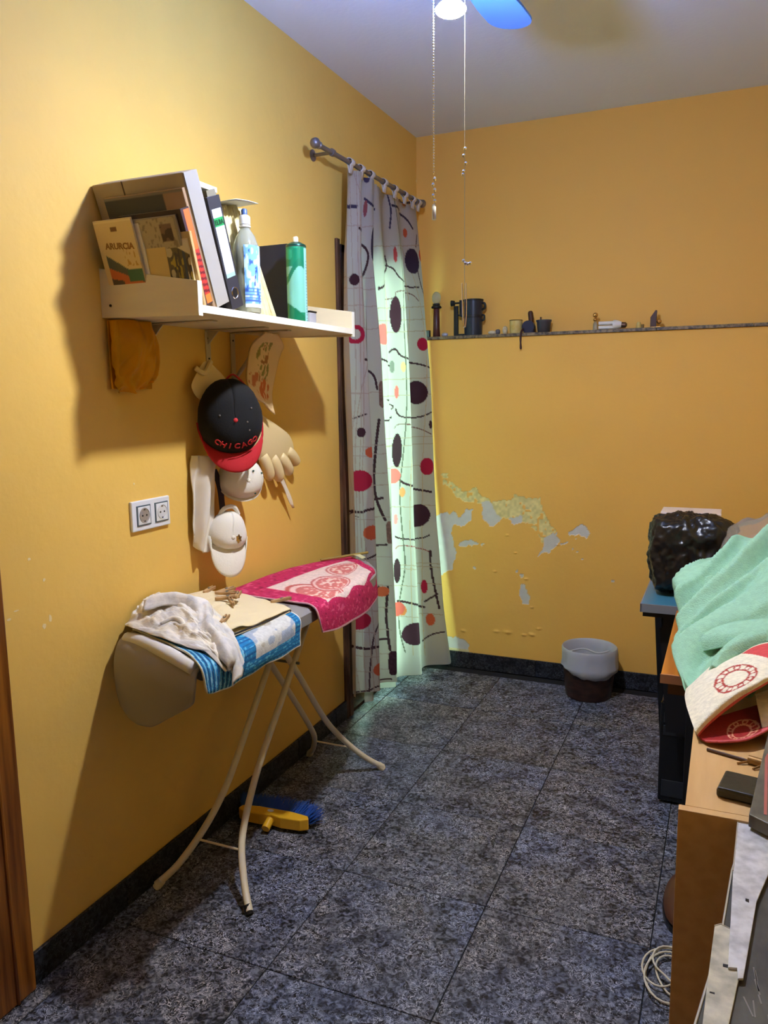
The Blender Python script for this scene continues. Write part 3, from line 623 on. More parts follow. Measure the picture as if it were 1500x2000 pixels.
def cap_x(y, z, wy=.099, h=.128, d=.100, fl=.86):
    rr = min(.99, math.hypot(y/wy, z/(h*(fl if z < 0 else 1)))); return d*math.sin(math.acos(rr**(1/.75)))**.9
for i, ch in enumerate('CHICAGO'):
    a = (i-3)*.30; y = .060*math.sin(a)*1.15; z = -.030-.043*math.cos(a)
    e = .002; x = cap_x(y, z); nrm = Vector((1, -(cap_x(y+e, z)-cap_x(y-e, z))/(2*e), -(cap_x(y, z+e)-cap_x(y, z-e))/(2*e))).normalized()
    side = Vector((0, math.cos(a*.9), math.sin(a*.9))); side = (side-nrm*side.dot(nrm)).normalized(); upv = nrm.cross(side)
    Mx = Matrix((side, upv, nrm)).transposed().to_4x4(); Mx.translation = Vector((x, y, z))+nrm*.0055
    text(ch, .026, M_redp, Mx, k1, name='letter', depth=.001, bold=.0006)
for (y, z) in ((.035, -.005), (.052, .035), (-.045, .02), (.04, -.03)):
    obj('eyelet', G().ball((cap_x(y, z)+.002, y, z), (.002, .003, .003), 8, 4), mat('grey_thread', (110, 104, 100), .7), k1)
k2 = cap('cap', 'crumpled white cap peeking out right below the black and red cap', (.060, 2.185, 1.170), .078, .070, .065, 0, M_capw, M_capw, .01, flatness=.95, yaw=-.55)
for (y, z) in ((.02, .03), (.055, .02), (.03, -.045)): obj('eyelet', G().ball((cap_x(y, z, .078, .070, .065, .95)+.003, y, z), (.002, .004, .003), 8, 4), mat('dark_green_thread', (30, 70, 60), .7), k2)
ws = thing('white_bag', 'long limp white cloth bag hanging on the left under the caps', 'bag', (.02, 2.03, 1.25))
def dsp(u, v, p): return (.009*math.sin(u*16+2*v)+.01*nz(u*4, v*3, 2), .004*nz(u*4, v*6, 5), 0)
ctrl = [[(.012, 2.00, 1.26), (.05, 2.01, 1.26), (.055, 2.06, 1.25), (.012, 2.09, 1.25)], [(.012, 1.985, 1.18), (.05, 2.00, 1.17), (.058, 2.05, 1.17), (.012, 2.085, 1.17)],
        [(.012, 1.98, 1.07), (.045, 1.995, 1.06), (.05, 2.04, 1.06), (.012, 2.075, 1.06)], [(.012, 1.985, .99), (.035, 1.99, .965), (.038, 2.02, .955), (.012, 2.055, .975)]]
obj('cloth', G().grid(surf(ctrl, 40, 40, dsp)), mat('thin_white_cloth', (222, 214, 200), .8), ws, smooth=True, ang=0, solid=.002)
bs = thing('dark_strap', 'dark navy strap hanging between the white caps', 'strap', (.02, 2.10, 1.2))
obj('strap', G().grid([[(.028+.006*math.sin(j*.5), 2.075+.010*j*.55+.03*i/3, 1.21-.016*j) for i in range(4)] for j in range(13)]), mat('navy_webbing', (30, 26, 44), .8), bs, solid=.002)
k3 = cap('cap', 'white cap hanging lowest, brim down, with a gold emblem', (.070, 2.085, 1.000), .062, .080, .055, 0, M_capw, M_capw, .085, flatness=.55, yaw=-.60, roll=-.12)
emb = obj('emblem', G().prism([(.016*math.cos(a)*(1 if i % 2 else .65), .018*math.sin(a)*(1 if i % 2 else .65)) for i, a in enumerate(np.linspace(0, 2*PI, 12, endpoint=False))], lambda p, q, t: (.052+t-abs(p)*.3, p*.8+.018, q*.8-.002), 0, .006), mat('gold_thread', (196, 140, 50), .5, rgb2=(50, 36, 24), vscale=120), k3)
obj('back_strap', G().tube(curve([(.0, -.03, .06), (.015, -.02, .088), (.015, .01, .094), (.01, .03, .07)], 14), .007, 8), M_capw, k3, smooth=True)

# double socket
M_sock = mat('ivory_socket_plastic', (220, 222, 224), .3); M_sgrey = mat('slate_grey_trim', (78, 92, 100), .4)
so = thing('double_socket', 'white double wall socket with grey trims beside the caps', 'wall socket', (0, 1.806, 1.108))
obj('plate', G().box((.0, 1.724, 1.065), (.010, 1.888, 1.151)), M_sock, so, bevel=.003)
for k, yc in enumerate((1.771, 1.848)):
    f = obj('insert', G().box((.008, yc-.029, 1.079), (.0125, yc+.029, 1.137)), M_sgrey, so, bevel=.001)
    obj('face_plate', G().box((.010, yc-.0255, 1.0825), (.0137, yc+.0255, 1.1335)), M_sock, f, bevel=.0015)
    MR = Matrix.Translation((.0138, yc, 1.108)) @ Matrix.Rotation(PI/2, 4, 'Y')
    obj('socket_well', G().lathe([(.0215, 0), (.0205, .0015), (.0195, 0), (.0185, -.001)], n=28, M=MR, closed=False).lathe([(.0185, -.0004), (.0185, .0002)], n=28, M=MR), mat('well_%d' % k, ((150, 138, 126), (206, 206, 206))[k], .5), f, smooth=True)
    for dy in (-.0085, .0085): obj('pin_hole', G().lathe([(.0027, 0), (.0027, .0006)], n=10, M=Matrix.Translation((.0142, yc+dy, 1.108)) @ Matrix.Rotation(PI/2, 4, 'Y')), M_black, f)
    for dz in (-.0165, .0165): obj('earth_clip', G().box((.0138, yc-.003, 1.1065+dz), (.0148, yc+.003, 1.1095+dz)), mat('dark_clip', (70, 66, 62), .4, metal=.5), f)

# ------------------------------------------------------------------ curtain and rod
M_rod = mat('aged_pewter', (128, 122, 128), .35, metal=.7)
rd = thing('curtain_rod', 'grey metal curtain rod with knob ends above the balcony door', 'curtain rod', (.08, 3.3, 2.355))
obj('rod', G().tube([(.085, 2.755, 2.350), (.085, 3.80, 2.362)], .009, 12), M_rod, rd, smooth=True)
for y, s in ((2.755, -1), (3.80, 1)):
    MR = Matrix.Translation((.085, y, 2.350 if s < 0 else 2.362)) @ Matrix.Rotation(-s*PI/2, 4, 'X')
    obj('finial', G().lathe([(.010, -.004), (.014, 0), (.014, .006), (.008, .012), (.017, .022), (.020, .032), (.015, .044), (.006, .05)], n=16, M=MR), M_rod, rd, smooth=True)
for y in (2.86, 3.74):
    b = obj('bracket', G().tube([(0, y, 2.352), (.085, y, 2.352)], .007, 8).tube([(.085, y-.008, 2.352), (.085, y+.008, 2.352)], .014, 12), M_rod, rd, smooth=True)
    obj('wall_plate', G().lathe([(.022, 0), (.022, .004), (.012, .008)], n=18, M=Matrix.Translation((0, y, 2.352)) @ Matrix.Rotation(PI/2, 4, 'Y')), M_rod, b)

O_ = np.array((1.523919, 0, 1.44)); FW = np.array(fw); RT = np.array(rt); UP = np.array(up)
def onx(px, py, x=.09):                                             # a point read in the photograph, on the upright plane the cloth hangs in
    d = FW*1550.79 + RT*(px-750) + UP*(1000-py); t = (x-O_[0])/d[0]; p = O_+d*t; return p[1], p[2]
def dist_seg(Y, Z, a, b):
    ax, ay = a; bx_, by_ = b; dx, dy = bx_-ax, by_-ay; t = np.clip(((Y-ax)*dx+(Z-ay)*dy)/(dx*dx+dy*dy+1e-12), 0, 1)
    return np.hypot(Y-ax-t*dx, Z-ay-t*dy)
DARK, RED, ORG, PNK, BRN, LINE = (66, 40, 50), (168, 36, 62), (196, 92, 62), (226, 110, 104), (128, 96, 88), (66, 44, 50)
def print_fn(P, shapes, lines, seed):
    """flat print in the cloth's own coordinates: arc length across, height along"""
    ds = np.hypot(np.diff(P[..., 0], axis=1), np.diff(P[..., 1], axis=1)); S = np.concatenate([np.zeros((P.shape[0], 1)), np.cumsum(ds, 1)], 1)
    S = S/S[:, -1:]*S[:, -1].mean(); Z = P[..., 2]
    D = P-O_; w_ = D@FW; PX = 750+1550.79*(D@RT)/w_; PY = 1000-1550.79*(D@UP)/w_
    def loc(px, py):                                                # where on the cloth the photograph shows this spot
        k = (PX-px)**2+(PY-py)**2+(w_-w_.min())*9; i = np.unravel_index(np.argmin(k), k.shape); return S[i], Z[i]
    c = np.ones(Z.shape+(3,))*lin((186, 179, 170))
    for (pts, wd, col) in lines:                                    # wavy stripes
        q = [loc(*p) for p in pts]
        if len(q) > 2: q = [tuple(p) for p in curve(q, 5*len(q))]
        m = np.zeros(Z.shape, bool)
        for a, b in zip(q[:-1], q[1:]):
            if abs(a[0]-b[0]) > .12: continue
            m |= dist_seg(S, Z, a, b) < max(wd*.62, .0021)
        c[m] = lin(col)
    for (px, py, rx, ry, col, kind) in shapes:
        cy, cz = loc(px, py); ry_ = abs(loc(px+rx, py)[0]-loc(px-rx, py)[0])/2; rz_ = abs(loc(px, py+ry)[1]-loc(px, py-ry)[1])/2
        ry_ = min(max(ry_, rz_*.34), rz_*1.15)
        u, v = (S-cy)/ry_, (Z-cz)/rz_
        if kind == 'r': m = (np.abs(u)**4+np.abs(v)**4) < 1
        elif kind == 'g': m = (u*u+v*v < 1) & (u*u+v*v > .30)
        else: m = u*u+v*v < 1
        cc = lin(col)*np.ones(Z.shape+(3,))
        if kind == 'r': cc = cc*(1+.5*(vnoise(S, Z, 160, seed)[..., None]-.5))
        c[m] = cc[m]
    return c
M_curt = mat('printed_cotton_curtain', (255, 255, 255), .85, attr=True, translucent=.42, spec=.1, bump=.15, bscale=400)
shapesL = [(716, 342, 13, 25, (70, 62, 92), 'o'), (735, 478, 17, 30, (60, 52, 70), 'L'), (693, 545, 10, 11, DARK, 'o'), (713, 408, 4, 16, (150, 80, 84), 'o'), (693, 653, 14, 19, RED, 'g'),
    (705, 845, 9, 10, DARK, 'o'), (725, 884, 8, 10, ORG, 'o'), (702, 939, 14, 21, RED, 'o'), (727, 1040, 9, 14, ORG, 'R'), (703, 1213, 15, 17, RED, 'o'), (747, 1155, 9, 10, ORG, 'o'), (741, 1306, 13, 14, ORG, 'o'), (768, 1296, 8, 24, DARK, 'r'), (748, 770, 12, 26, BRN, 'r'), (763, 1040, 10, 23, BRN, 'r')]
linesL = [([(702, 445), (714, 485), (712, 530), (708, 590)], .010, LINE), ([(676, 402), (697, 402)], .012, (66, 60, 84)), ([(697, 378), (710, 370)], .012, (66, 60, 84)), ([(712, 388), (728, 402), (750, 411)], .010, (66, 60, 84)),
    ([(676, 518), (703, 508)], .006, LINE), ([(706, 492), (718, 492)], .006, LINE), ([(684, 710), (714, 710)], .008, LINE), ([(714, 690), (731, 683)], .008, LINE), ([(714, 702), (722, 725), (737, 760)], .008, LINE),
    ([(740, 820), (732, 900), (731, 950), (738, 985), (752, 1015)], .010, LINE), ([(690, 998), (705, 1000), (720, 996), (748, 973)], .009, LINE), ([(690, 818), (716, 809)], .005, LINE), ([(724, 1088), (726, 1074), (755, 1064)], .007, LINE), ([(700, 1098), (724, 1088)], .006, LINE),
    ([(757, 1145), (754, 1200), (758, 1245), (762, 1270)], .009, LINE), ([(690, 1262), (715, 1268), (738, 1263), (758, 1248)], .010, LINE), ([(690, 1358), (720, 1348), (745, 1338), (765, 1327)], .006, LINE), ([(740, 1145), (739, 1220), (725, 1290), (722, 1360)], .006, (80, 60, 66)), ([(692, 1000), (700, 1010)], .003, LINE)]
thin = (172, 152, 142)
for py in (440, 540, 562, 596, 640, 766, 870, 888, 925, 948, 1012, 1090, 1146, 1190, 1232, 1280, 1310): linesL.append(([(676, py), (718, py+3), (765, py-2)], .0016, thin))
for px0, px1 in ((688, 701), (694, 712), (700, 728), (706, 742)): linesL.append(([(px0-4, 330), (px0, 520), (px0+5, 800), (px0+3, 1000), (px1+4, 1360)], .003, thin))
shapesR = [(773, 615, 11, 36, DARK, 'o'), (813, 767, 20, 23, DARK, 'o'), (775, 880, 8, 33, (60, 40, 46), 'o'), (815, 1007, 21, 23, DARK, 'o'), (812, 1238, 16, 22, DARK, 'L'), (806, 510, 13, 25, (62, 48, 66), 'L'), (823, 500, 9, 13, (200, 70, 60), 'R'), (772, 498, 4, 16, (186, 70, 74), 'o'), (791, 455, 4, 10, ORG, 'o'),
    (751, 652, 6, 20, (240, 112, 108), 'o'), (826, 672, 6, 13, RED, 'o'), (766, 717, 5, 11, (130, 130, 120), 'o'), (788, 716, 5, 10, (226, 190, 130), 'o'), (775, 766, 4, 13, PNK, 'o'), (834, 911, 13, 17, RED, 'o'), (786, 962, 6, 10, (226, 150, 96), 'o'), (767, 930, 4, 15, PNK, 'o'),
    (773, 1014, 4, 11, (220, 130, 130), 'o'), (829, 1145, 7, 13, RED, 'o'), (787, 1193, 7, 10, (206, 120, 66), 'o'), (775, 1190, 5, 14, (200, 90, 80), 'o'), (840, 1210, 9, 12, ORG, 'o'), (776, 1115, 4, 24, (60, 40, 46), 'o'), (770, 376, 14, 12, (180, 120, 104), 'r'), (790, 392, 11, 16, (176, 120, 100), 'r'), (841, 829, 3, 8, DARK, 'o')]
linesR = [([(766, 402), (785, 420), (806, 447)], .009, (66, 58, 70)), ([(760, 360), (763, 410), (762, 445)], .009, (66, 60, 84)), ([(752, 518), (768, 524), (785, 545), (798, 560), (818, 560)], .006, LINE), ([(752, 585), (768, 582), (778, 568), (796, 572), (818, 588)], .004, (120, 80, 76)),
    ([(752, 500), (752, 530), (746, 562), (740, 562)], .008, LINE), ([(816, 530), (822, 555), (834, 578)], .005, LINE), ([(816, 455), (822, 453)], .008, LINE), ([(814, 460), (812, 482)], .006, LINE), ([(734, 695), (755, 706), (765, 715)], .007, LINE), ([(760, 688), (773, 682), (790, 698), (815, 710), (842, 718)], .007, LINE),
    ([(772, 800), (788, 814), (815, 815), (843, 805)], .006, LINE), ([(770, 836), (785, 828), (812, 836), (843, 848)], .004, (120, 80, 76)), ([(772, 940), (778, 935), (800, 947), (841, 960)], .009, LINE), ([(750, 975), (770, 980)], .006, LINE), ([(772, 1048), (790, 1053), (815, 1052), (838, 1045)], .006, LINE), ([(772, 1072), (790, 1066), (815, 1070), (838, 1078)], .004, (150, 80, 80)),
    ([(777, 1174), (800, 1178), (829, 1186)], .009, LINE), ([(830, 1174), (855, 1160)], .008, LINE), ([(840, 1076), (842, 1110), (850, 1155), (858, 1188)], .009, LINE), ([(826, 1252), (845, 1238), (868, 1234)], .006, LINE), ([(763, 1233), (777, 1235)], .009, LINE),
    ([(782, 330), (784, 500), (790, 640), (794, 800), (786, 900), (780, 960), (788, 1060), (790, 1110), (779, 1180), (781, 1230), (792, 1275)], .005, (96, 96, 82)), ([(756, 780), (762, 790), (764, 800)], .005, LINE), ([(738, 823), (760, 820), (764, 815)], .006, LINE), ([(756, 1088), (770, 1084)], .005, LINE)]
for py in (345, 480, 600, 625, 648, 740, 772, 855, 870, 912, 990, 1105, 1112, 1145, 1205): linesR.append(([(730, py+2), (800, py), (865, py-4)], .0018, (170, 150, 130)))
for px0 in (756, 800, 822): linesR.append(([(px0-6, 330), (px0, 600), (px0+4, 900), (px0+8, 1280)], .0025, (186, 160, 130)))
def curtain_panel(name, ztop, zbot, ya, yb, xbase, amp, nf, ph, shapes, lines, nu, nv, seed, xf=None):
    P = np.zeros((nv, nu, 3))
    for j in range(nv):
        v = j/(nv-1); z = ztop+(zbot(0)-ztop)*v
        y0, y1 = np.interp(z, [0, .4, 1.0, 1.4, 2.0, 2.35], ya), np.interp(z, [0, .4, 1.0, 1.4, 2.0, 2.35], yb)
        for i in range(nu):
            u = i/(nu-1); a = amp*(.42+.58*min(1, v*3))
            fold = a*math.sin(u*nf*2*PI+ph+.6*math.sin(v*3+seed)) + a*.16*math.sin(u*nf*4.3*PI+ph*2+v*2)+.006*nz(u*6, v*4, seed)
            xb = xbase+(xf(u, z) if xf else 0)
            P[j, i] = (xb+fold, y0+(y1-y0)*u+.25*a*math.cos(u*nf*2*PI+ph), z+(zbot(u)-zbot(0))*v)
    col = print_fn(P, shapes, lines, seed)
    g = G(); g.v = P.reshape(-1, 3).tolist(); idx = np.arange(nu*nv).reshape(nv, nu)
    g.f = np.stack([idx[:-1, :-1], idx[:-1, 1:], idx[1:, 1:], idx[1:, :-1]], -1).reshape(-1, 4).tolist(); g.mi = []
    return g, col.reshape(-1, 3)
ct = thing('curtain', 'long off-white curtain printed with dark circles and wavy lines', 'curtain', (.08, 3.4, 2.33))
g, c = curtain_panel('l', 2.335, lambda u: .125-.06*u, [3.00, 3.00, 2.985, 2.975, 2.975, 3.01], [3.47, 3.45, 3.37, 3.31, 3.24, 3.30], .085, .036, 2.3, 3.6, shapesL, linesL, 170, 620, 3)
obj('left_fold', g, M_curt, ct, smooth=True, ang=0, col=c).name = 'front_panel'
g, c = curtain_panel('r', 2.335, lambda u: .06-.03*u, [3.10, 3.10, 3.12, 3.14, 3.16, 3.14], [3.85, 3.85, 3.86, 3.86, 3.84, 3.81], .052, .034, 3.3, 1.2, shapesR, linesR, 240, 620, 8,
                     xf=lambda u, z: u**2*np.interp(z, [0, .35, .8, 1.3, 2.0, 2.35], [.17, .12, .075, .055, .03, .01]))
obj('rear_panel', g, M_curt, ct, smooth=True, ang=0, col=c)
for k, y in enumerate((3.02, 3.12, 3.22, 3.36, 3.48, 3.60, 3.70, 3.775)):
    P = [[(.085+.0135*math.sin(a)*(1), y+.004*math.sin(a)+.032*i/3-.016, 2.357-.0+.0135*math.cos(a)-(.03 if abs(a) > PI*.98 else 0)) for i in range(4)] for a in np.linspace(-PI, PI, 17)]
    obj('tab', G().grid(P), mat('tab_cloth', (206, 196, 188), .85), ct, smooth=True, solid=.002)

# ------------------------------------------------------------------ ironing board
M_leg = mat('cream_enamel_tube', (226, 212, 180), .35); M_cov = mat('grey_board_cover', (150, 146, 142), .55); M_metal = mat('grey_steel', (120, 116, 108), .4, metal=.5)
ib = thing('ironing_board', 'grey ironing board on splayed cream tube legs along the yellow wall', 'ironing board', (.2, 2.15, 0))
def bx_(t):                                                         # left and right edge of the board at a given run along it
    y = t; r = .386 if y < 2.45 else .386-.115*((y-2.45)/.29)**2.2; l = .045 if y < 2.45 else .045+.10*((y-2.45)/.29)**2.2; return l, r
ysb = list(np.linspace(0, 1, 30)); P = []
for t in ysb:
    yl = 1.655+(2.735-1.655)*t; yr = 1.525+(2.735-1.525)*t; l, r = bx_(yl)[0], bx_(yr)[1]; row = []
    sec = [(0, -.045), (-.012+.012, -.03), (0.0, -.012), (.012, -.002), (.04, .0)]
    row += [(l+a, yl, .800+b) for a, b in sec]
    for q in np.linspace(.15, .85, 6): row.append((l+(r-l)*q, yl+(yr-yl)*q, .8015))
    row += [(r-a, yr, .800+b) for a, b in reversed(sec)]
    row.append((r-.02, yr, .752)); row.append((l+.02, yl, .752)); row.append(row[0])
    P.append(row)
g = G().grid(P); nb0 = len(P[0]); g.f.append(tuple(range(nb0-1))); g.f.append(tuple(reversed(range(29*nb0, 29*nb0+nb0-1)))); g.mi += [0, 0]
obj('padded_top', g, M_cov, ib, smooth=True)
# rounded grey flap of the cover falling from the wide end
ctrl = [[(.047, 1.66, .804), (.12, 1.632, .808), (.21, 1.598, .808), (.30, 1.565, .808), (.384, 1.53, .802)],
        [(.036, 1.615, .788), (.115, 1.585, .800), (.205, 1.548, .800), (.30, 1.512, .798), (.388, 1.485, .788)],
        [(.030, 1.598, .735), (.110, 1.560, .742), (.200, 1.520, .745), (.300, 1.488, .747), (.390, 1.470, .748)],
        [(.030, 1.598, .665), (.110, 1.560, .660), (.200, 1.525, .665), (.295, 1.492, .690), (.380, 1.475, .715)],
        [(.040, 1.600, .612), (.110, 1.565, .592), (.200, 1.530, .605), (.280, 1.500, .650), (.355, 1.482, .695)]]
obj('end_flap', G().grid(surf(ctrl, 40, 40)), mat('grey_flap_cloth', (146, 140, 134), .6), ib, smooth=True, ang=0, solid=.004)
obj('white_padding', G().tube(curve([(.055, 1.628, .793), (.15, 1.585, .806), (.27, 1.53, .806), (.375, 1.492, .795)], 20), .018, 12), mat('white_padding', (214, 212, 208), .8), ib, smooth=True, ang=0)
def leg(pts, r): return G().tube(curve(pts, 26), r, 12)
fa = lambda z: 1.71+.825*z; fb = lambda z: 2.65-.825*z
XLp = [(0, .028), (.06, .075), (.15, .122), (.24, .140), (.34, .146), (.50, .150), (.752, .155)]
XRp = [(0, .353), (.06, .305), (.14, .258), (.24, .234), (.34, .231), (.50, .238), (.752, .243)]
for f in (fa, fb):
    for XP in (XLp, XRp):
        sgn = .006 if f is fa else -.006
        lg_ = obj('leg', leg([(x+(sgn if .2 < z < .8 else 0), f(z), z+.011 if z == 0 else z) for z, x in XP], .0105), M_leg, ib, smooth=True)
        z0, x0 = XP[0]; obj('foot_cap', G().tube([(x0, f(0), .002), (x0+(XP[1][1]-x0)*.3, f(.012), .022)], .0125, 12), M_black if (f is fa and XP is XRp) else M_leg, lg_, smooth=True)
for f, z in ((fa, .12), (fb, .115)):
    obj('cross_bar', G().tube([(.108, f(z), z), (.270, f(z), z)], .0035, 8), M_leg, ib, smooth=True)
obj('pivot_rod', G().tube([(.13, 2.18, .570), (.265, 2.18, .570)], .005, 8), M_metal, ib, smooth=True)
obj('top_rail', G().tube([(.10, fa(.752), .750), (.30, fa(.752), .750)], .008, 8).tube([(.10, fb(.752), .750), (.30, fb(.752), .750)], .008, 8), M_metal, ib, smooth=True)

def towel(r, name, ctrl, nu, nv, colfn, m, solid=.005, dsp=None):
    U, Vv = uvgrid(nu, nv); c = colfn(U, Vv)
    return obj(name, G().grid(surf(ctrl, nu, nv, dsp)), m, r, smooth=True, ang=0, solid=solid, col=c.reshape(-1, 3))
M_terry = mat('printed_terry', (255, 255, 255), .95, attr=True, bump=.5, bscale=350, var=.10, vscale=90)
# blue towel: rows run from the wall side over the edge, columns along the board from the near end
def cb(U, V):
    c = np.ones(U.shape+(3,))*lin((34, 128, 186)); n = vnoise(U, V, 60, 3)
    c[n > .70] = lin((96, 186, 220)); c[(np.sin(U*150+V*6) > .55) & (U < .40)] = lin((20, 70, 120)); c[(np.sin(U*150+V*6) < -.8) & (U < .4)] = lin((150, 206, 226)); c[(np.sin(V*130) > .6) & (U >= .4)] = lin((26, 92, 150))
    w_ = (U > .50) & (U < .90) & (V < .80) & ((U-.5)/.4+(.80-V)*.2 > 0); q = vnoise(U, V, 14, 7); c[w_] = lin((214, 214, 208)); c[w_ & (q > .62)] = lin((168, 180, 196)); c[w_ & (q < .22)] = lin((190, 184, 170))
    e = (U < .012) | (U > .985) | (V > .972) | (V < .02); c[e] = lin((226, 226, 214)); return c
ctrl = [[(.052, 1.650, .812), (.052, 1.73, .812), (.060, 1.82, .812), (.10, 1.90, .812), (.18, 1.98, .812)],
        [(.14, 1.600, .822), (.15, 1.70, .818), (.17, 1.80, .816), (.20, 1.88, .815), (.26, 1.97, .814)],
        [(.24, 1.560, .822), (.25, 1.66, .818), (.27, 1.76, .816), (.30, 1.86, .815), (.325, 1.965, .814)],
        [(.345, 1.508, .822), (.355, 1.60, .814), (.36, 1.72, .811), (.37, 1.84, .811), (.375, 1.955, .811)],
        [(.402, 1.480, .802), (.408, 1.58, .797), (.410, 1.70, .797), (.410, 1.83, .797), (.408, 1.945, .797)],
        [(.410, 1.484, .752), (.414, 1.575, .752), (.416, 1.69, .752), (.416, 1.82, .755), (.412, 1.935, .755)],
        [(.408, 1.492, .738), (.410, 1.570, .722), (.410, 1.68, .725), (.412, 1.81, .722), (.412, 1.935, .722)]]
bt_ = thing('blue_towel', 'blue and white patterned towel draped over the near end of the ironing board', 'towel', (.25, 1.75, .81))
towel(bt_, 'cloth', ctrl, 150, 110, cb, M_terry, dsp=lambda u, v, p: (0, 0, .004*nz(u*7, v*7, 4)))
# pink towel over the nose of the board
def cpk(U, V):
    c = np.ones(U.shape+(3,))*lin((196, 36, 88)); n = vnoise(U, V, 55, 3); c[n > .78] = lin((222, 84, 122)); c[n < .14] = lin((150, 20, 62))
    w_ = (U > .16) & (U < .90) & (V > .26) & (V < .74+.03*np.sin(U*20)); c[w_] = lin((232, 208, 196))
    for (cu, cv, a, b, full) in ((.24, .62, .16, .30, False), (.46, .50, .17, .15, True), (.75, .38, .15, .10, True)):
        q = ((U-cu)/a)**2+((V-cv)/b)**2; m_ = w_ & (q < 1) & ((V < cv+.08) if not full else True)
        c[m_] = lin((196, 96, 90)); c[m_ & (q > .66) & (q < .84)] = lin((236, 196, 186)); c[m_ & (q < .62)] = lin((214, 120, 112)); c[m_ & (q < .5) & (vnoise(U, V, 46, 5) > .62)] = lin((240, 206, 190))
    e = (U < .010) | (V > .975); c[e] = lin((226, 176, 186)); return c
ctrl = [[(.045, 2.085, .800), (.042, 2.25, .800), (.045, 2.42, .800), (.085, 2.60, .800), (.175, 2.745, .795)],
        [(.062, 2.080, .813), (.065, 2.25, .813), (.075, 2.42, .813), (.115, 2.58, .813), (.19, 2.728, .811)],
        [(.14, 2.075, .812), (.15, 2.24, .812), (.16, 2.40, .812), (.18, 2.56, .812), (.22, 2.71, .811)],
        [(.24, 2.068, .811), (.25, 2.22, .812), (.26, 2.37, .812), (.265, 2.52, .812), (.265, 2.67, .812)],
        [(.33, 2.060, .811), (.335, 2.19, .812), (.335, 2.33, .812), (.328, 2.47, .812), (.31, 2.62, .812)],
        [(.378, 2.055, .811), (.382, 2.18, .811), (.380, 2.31, .811), (.366, 2.45, .811), (.338, 2.595, .811)],
        [(.405, 2.050, .797), (.408, 2.17, .797), (.404, 2.30, .797), (.388, 2.44, .797), (.355, 2.59, .797)],
        [(.414, 2.055, .758), (.417, 2.17, .752), (.412, 2.30, .748), (.397, 2.44, .742), (.362, 2.595, .742)],
        [(.414, 2.070, .722), (.417, 2.17, .706), (.412, 2.30, .700), (.397, 2.44, .694), (.362, 2.60, .700)]]
pt_ = thing('pink_towel', 'raspberry pink towel with sliced-fruit print over the far end of the ironing board', 'towel', (.25, 2.4, .81))
towel(pt_, 'cloth', ctrl, 170, 130, cpk, M_terry, dsp=lambda u, v, p: (0, 0, .002*nz(u*8, v*8, 4)))
# folded beige cloth and crumpled white shirt
M_bei = mat('beige_cotton', (226, 208, 166), .85, bump=.3, bscale=160)
ctrl = [[(.030, 1.78, .835), (.035, 1.86, .850), (.060, 1.97, .840), (.12, 2.06, .822)], [(.11, 1.74, .848), (.12, 1.83, .866), (.15, 1.93, .848), (.19, 2.04, .822)],
        [(.20, 1.69, .848), (.21, 1.79, .862), (.24, 1.89, .842), (.27, 2.01, .821)], [(.29, 1.65, .838), (.30, 1.75, .848), (.32, 1.86, .834), (.35, 1.97, .821)], [(.345, 1.63, .824), (.355, 1.73, .826), (.365, 1.84, .822), (.372, 1.955, .820)]]
fc = thing('folded_cloth', 'folded beige cloth under the clothes pegs on the ironing board', 'cloth', (.2, 1.86, .83))
def dsp(u, v, p): return (0, 0, .007*math.sin(u*12+v*5)*(1-u)+.005*nz(u*5, v*5, 2)+.005*(1-abs(nz(u*3+v*4, v*9, 8))*3)*(1-u))
obj('upper_layer', G().grid(surf(ctrl, 60, 60, dsp)), M_bei, fc, smooth=True, ang=0, solid=.003)
ctrl2 = [[(p[0]-.0, p[1]-.01, max(.818, p[2]-.016)) for p in r] for r in ctrl]; ctrl2 = [[tuple(np.array(p)*(1, 1, 1)+((.004 if i == 4 else 0), 0, -.002 if i == 4 else 0)) for p in r] for i, r in enumerate(ctrl2)]
obj('lower_layer', G().grid(surf(ctrl2, 40, 40)), M_bei, fc, smooth=True, ang=0, solid=.003)
obj('dark_piping', G().tube(curve([(.372, 1.955, .8165), (.368, 1.84, .8175), (.358, 1.73, .8195), (.348, 1.64, .820)], 16), .0028, 6), mat('dark_piping', (40, 34, 32), .8), fc, smooth=True)
M_shirt = mat('cream_striped_shirt', (236, 226, 206), .85, rgb2=(200, 198, 196), vscale=9, stretch=(1, 5, 1), bump=.3, bscale=120)
ws_ = thing('crumpled_shirt', 'crumpled cream and grey shirt on the near end of the ironing board', 'shirt', (.2, 1.68, .84))
ctrl = [[(.020, 1.66, .815), (.015, 1.72, .850), (.018, 1.79, .868), (.028, 1.86, .845)], [(.075, 1.615, .832), (.085, 1.68, .868), (.09, 1.75, .880), (.095, 1.84, .862)],
        [(.15, 1.585, .832), (.165, 1.65, .872), (.17, 1.72, .886), (.175, 1.80, .872)], [(.235, 1.555, .836), (.25, 1.61, .866), (.26, 1.67, .878), (.26, 1.74, .864)],
        [(.32, 1.535, .830), (.33, 1.58, .850), (.345, 1.62, .852), (.345, 1.68, .842)], [(.385, 1.530, .822), (.395, 1.56, .826), (.40, 1.59, .826), (.395, 1.64, .824)], [(.425, 1.545, .775), (.432, 1.565, .768), (.435, 1.59, .765), (.430, 1.62, .775)]]
def dsp(u, v, p):
    a = 1-abs(2*u-1)**4; r = 1-abs(nz(u*4, v*6, 3))*2
    return (.006*nz(u*9, v*9, 7), .008*nz(u*8, v*8, 1), a*(.012*(r-.4)+.007*nz(u*14, v*20, 5)+.003*nz(u*40, v*50, 5)))
obj('body', G().grid(surf(ctrl, 90, 110, dsp)), M_shirt, ws_, smooth=True, ang=0, solid=.003)
